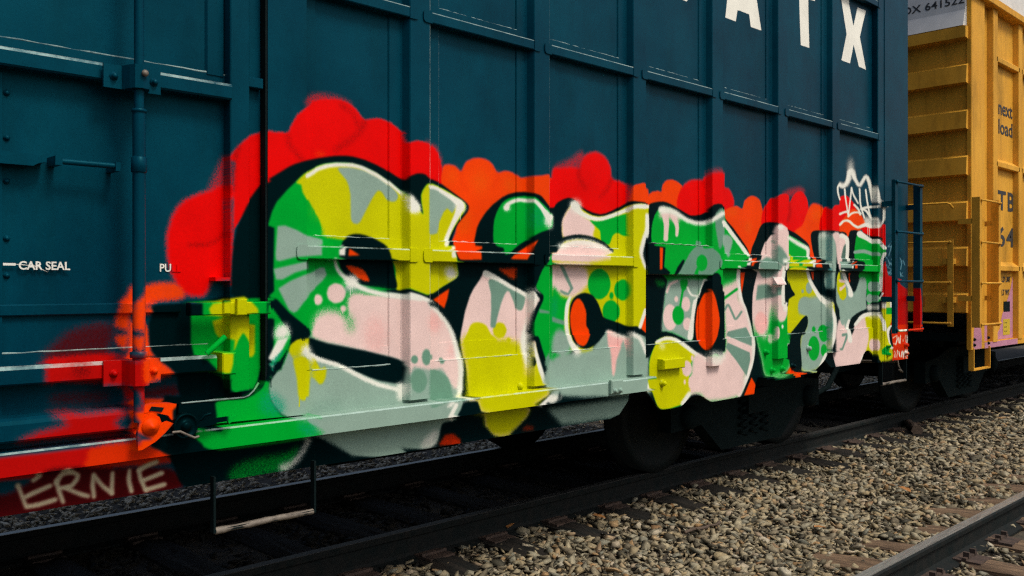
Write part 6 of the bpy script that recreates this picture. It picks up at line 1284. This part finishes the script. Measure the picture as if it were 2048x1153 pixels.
for z in (1.99, 1.592, 1.192):
    MB().tube([(9.285, 3.325, z), (9.268, 3.345, z), (9.268, 3.81, z), (9.285, 3.83, z)], .010, 10).build('rung', M_or, l2)
    MB().lathe([(.015, 0), (.015, -.012), (.008, -.017)], (9.285, 3.328, z), 'x', 8).build('bolt', M_or, l2)
for z in (1.80, 1.42): MB().box(9.295, 9.40, 3.305, 3.40, z - .028, z + .028).build('bracket', M_or, l2)
MB().tube([(9.36, 3.33, 2.33), (9.30, 3.335, 2.36), (9.295, 3.36, 2.375), (9.295, 3.85, 2.375)], .010, 10).build('grab_iron', M_or, oc)
MB().box(XO - .072, XO - .066, 3.60, 3.70, 1.36, 1.45).build('decal', M_dec, oc)
st = MB().prism_xz([(9.475, .945), (9.475, .722), (9.95, .722), (9.95, .945), (9.935, .945), (9.935, .736), (9.49, .736), (9.49, .945)], 3.172, 3.222).build('sill_step', M_or, oc)
MB().tube([(9.48, 3.197, .728), (9.945, 3.197, .728)], .012, 8).build('tread', M_or, st)
for x in (9.50, 9.93):
    for z in (.975, 1.03): MB().bolt(x, OPF if x < 9.8 else OPP - .05, z, .013, .02).build('bolt', M_under, oc)
MB().box(XO + .1, XL, OPP + .03, 2 * YC - OPP, 1.0, 1.08).build('floor', M_under, oc)
MB().box(XO - .1, XL, YC - .33, YC + .33, .62, 1.0).build('centre_sill', M_under, oc)
cp = MB().box(8.75, 9.5, YC - .10, YC + .10, .72, .98); cp.box(8.55, 8.80, YC - .12, YC + .17, .705, 1.015); cp.build('coupler', M_under, oc)
MB().box(XO, XL, 2 * YC - OPP - .05, 2 * YC - OPP, .93, ZO + .6).build('far_side_wall', M_or, oc)
truck(oc, 10.98, 0)
MB().tube([(9.40, 4.42, .86), (9.2, 4.40, .78), (9.0, 4.45, .50), (8.85, 4.52, .42), (8.75, 4.6, .45)], .028, 10).build('air_hose', M_under, oc)

# ================================================================== small things lying on the ballast
M_stick = simple('dead_wood', (.05, .035, .025), (.12, .085, .06), .85, 20, bmp=.4, bscale=60)
M_leaf = simple('dry_leaf', (.30, .12, .03), (.42, .21, .07), .7, 30)

def stick(name, label, p, q, r, z=.035):
    n = 7; rg = random.Random(int(p[0] * 100))
    pts = [(p[0] + (q[0] - p[0]) * k / n + rg.uniform(-.006, .006), p[1] + (q[1] - p[1]) * k / n + rg.uniform(-.006, .006), z + rg.uniform(-.004, .004)) for k in range(n + 1)]
    return tag(MB().tube(pts, r, 6, .35, 3).build(name, M_stick), label, 'wood')
stick('wood_stick', 'thin dark stick lying on the pale ballast in the foreground', (4.702, 3.259), (5.04, 3.224), .011)
stick('wood_chunk', 'short dark wood chunk on the ballast towards the mustard boxcar', (10.077, 4.06), (9.607, 3.767), .05, .05)
def leaf(label, x, y, a, s):
    pl = [(-1, 0), (-.6, .35), (-.1, .5), (.4, .38), (.7, .5), (1, 0), (.7, -.42), (.3, -.35), (-.1, -.5), (-.6, -.3)]
    ca, sa = math.cos(a), math.sin(a)
    top = [(x + s * (u * ca - v * sa), y + s * (u * sa + v * ca), .052 + s * .35 * abs(v) + s * .12 * u) for u, v in pl]
    n = len(top); c = len(top)
    mb = MB().add(top + [(p[0], p[1], p[2] - .0015) for p in top], [list(range(n)), list(range(2 * n - 1, n - 1, -1))] + [(i, (i + 1) % n, n + (i + 1) % n, n + i) for i in range(n)])
    return tag(mb.build('fallen_leaf', M_leaf), label, 'leaf', 'dry leaves on the ballast')
leaf('dry orange leaf at the shadow edge left of the other leaves', *(3.991, 4.086), .4, .045)
leaf('dry orange leaf in the shade beside the pale stones', *(4.56, 3.834), 1.9, .05)
leaf('dry tan leaf on the ballast nearest the foreground rail', *(5.344, 2.694), 2.7, .045)
leaf('dry orange leaf farthest along the ballast', *(6.786, 2.752), 1.1, .06)
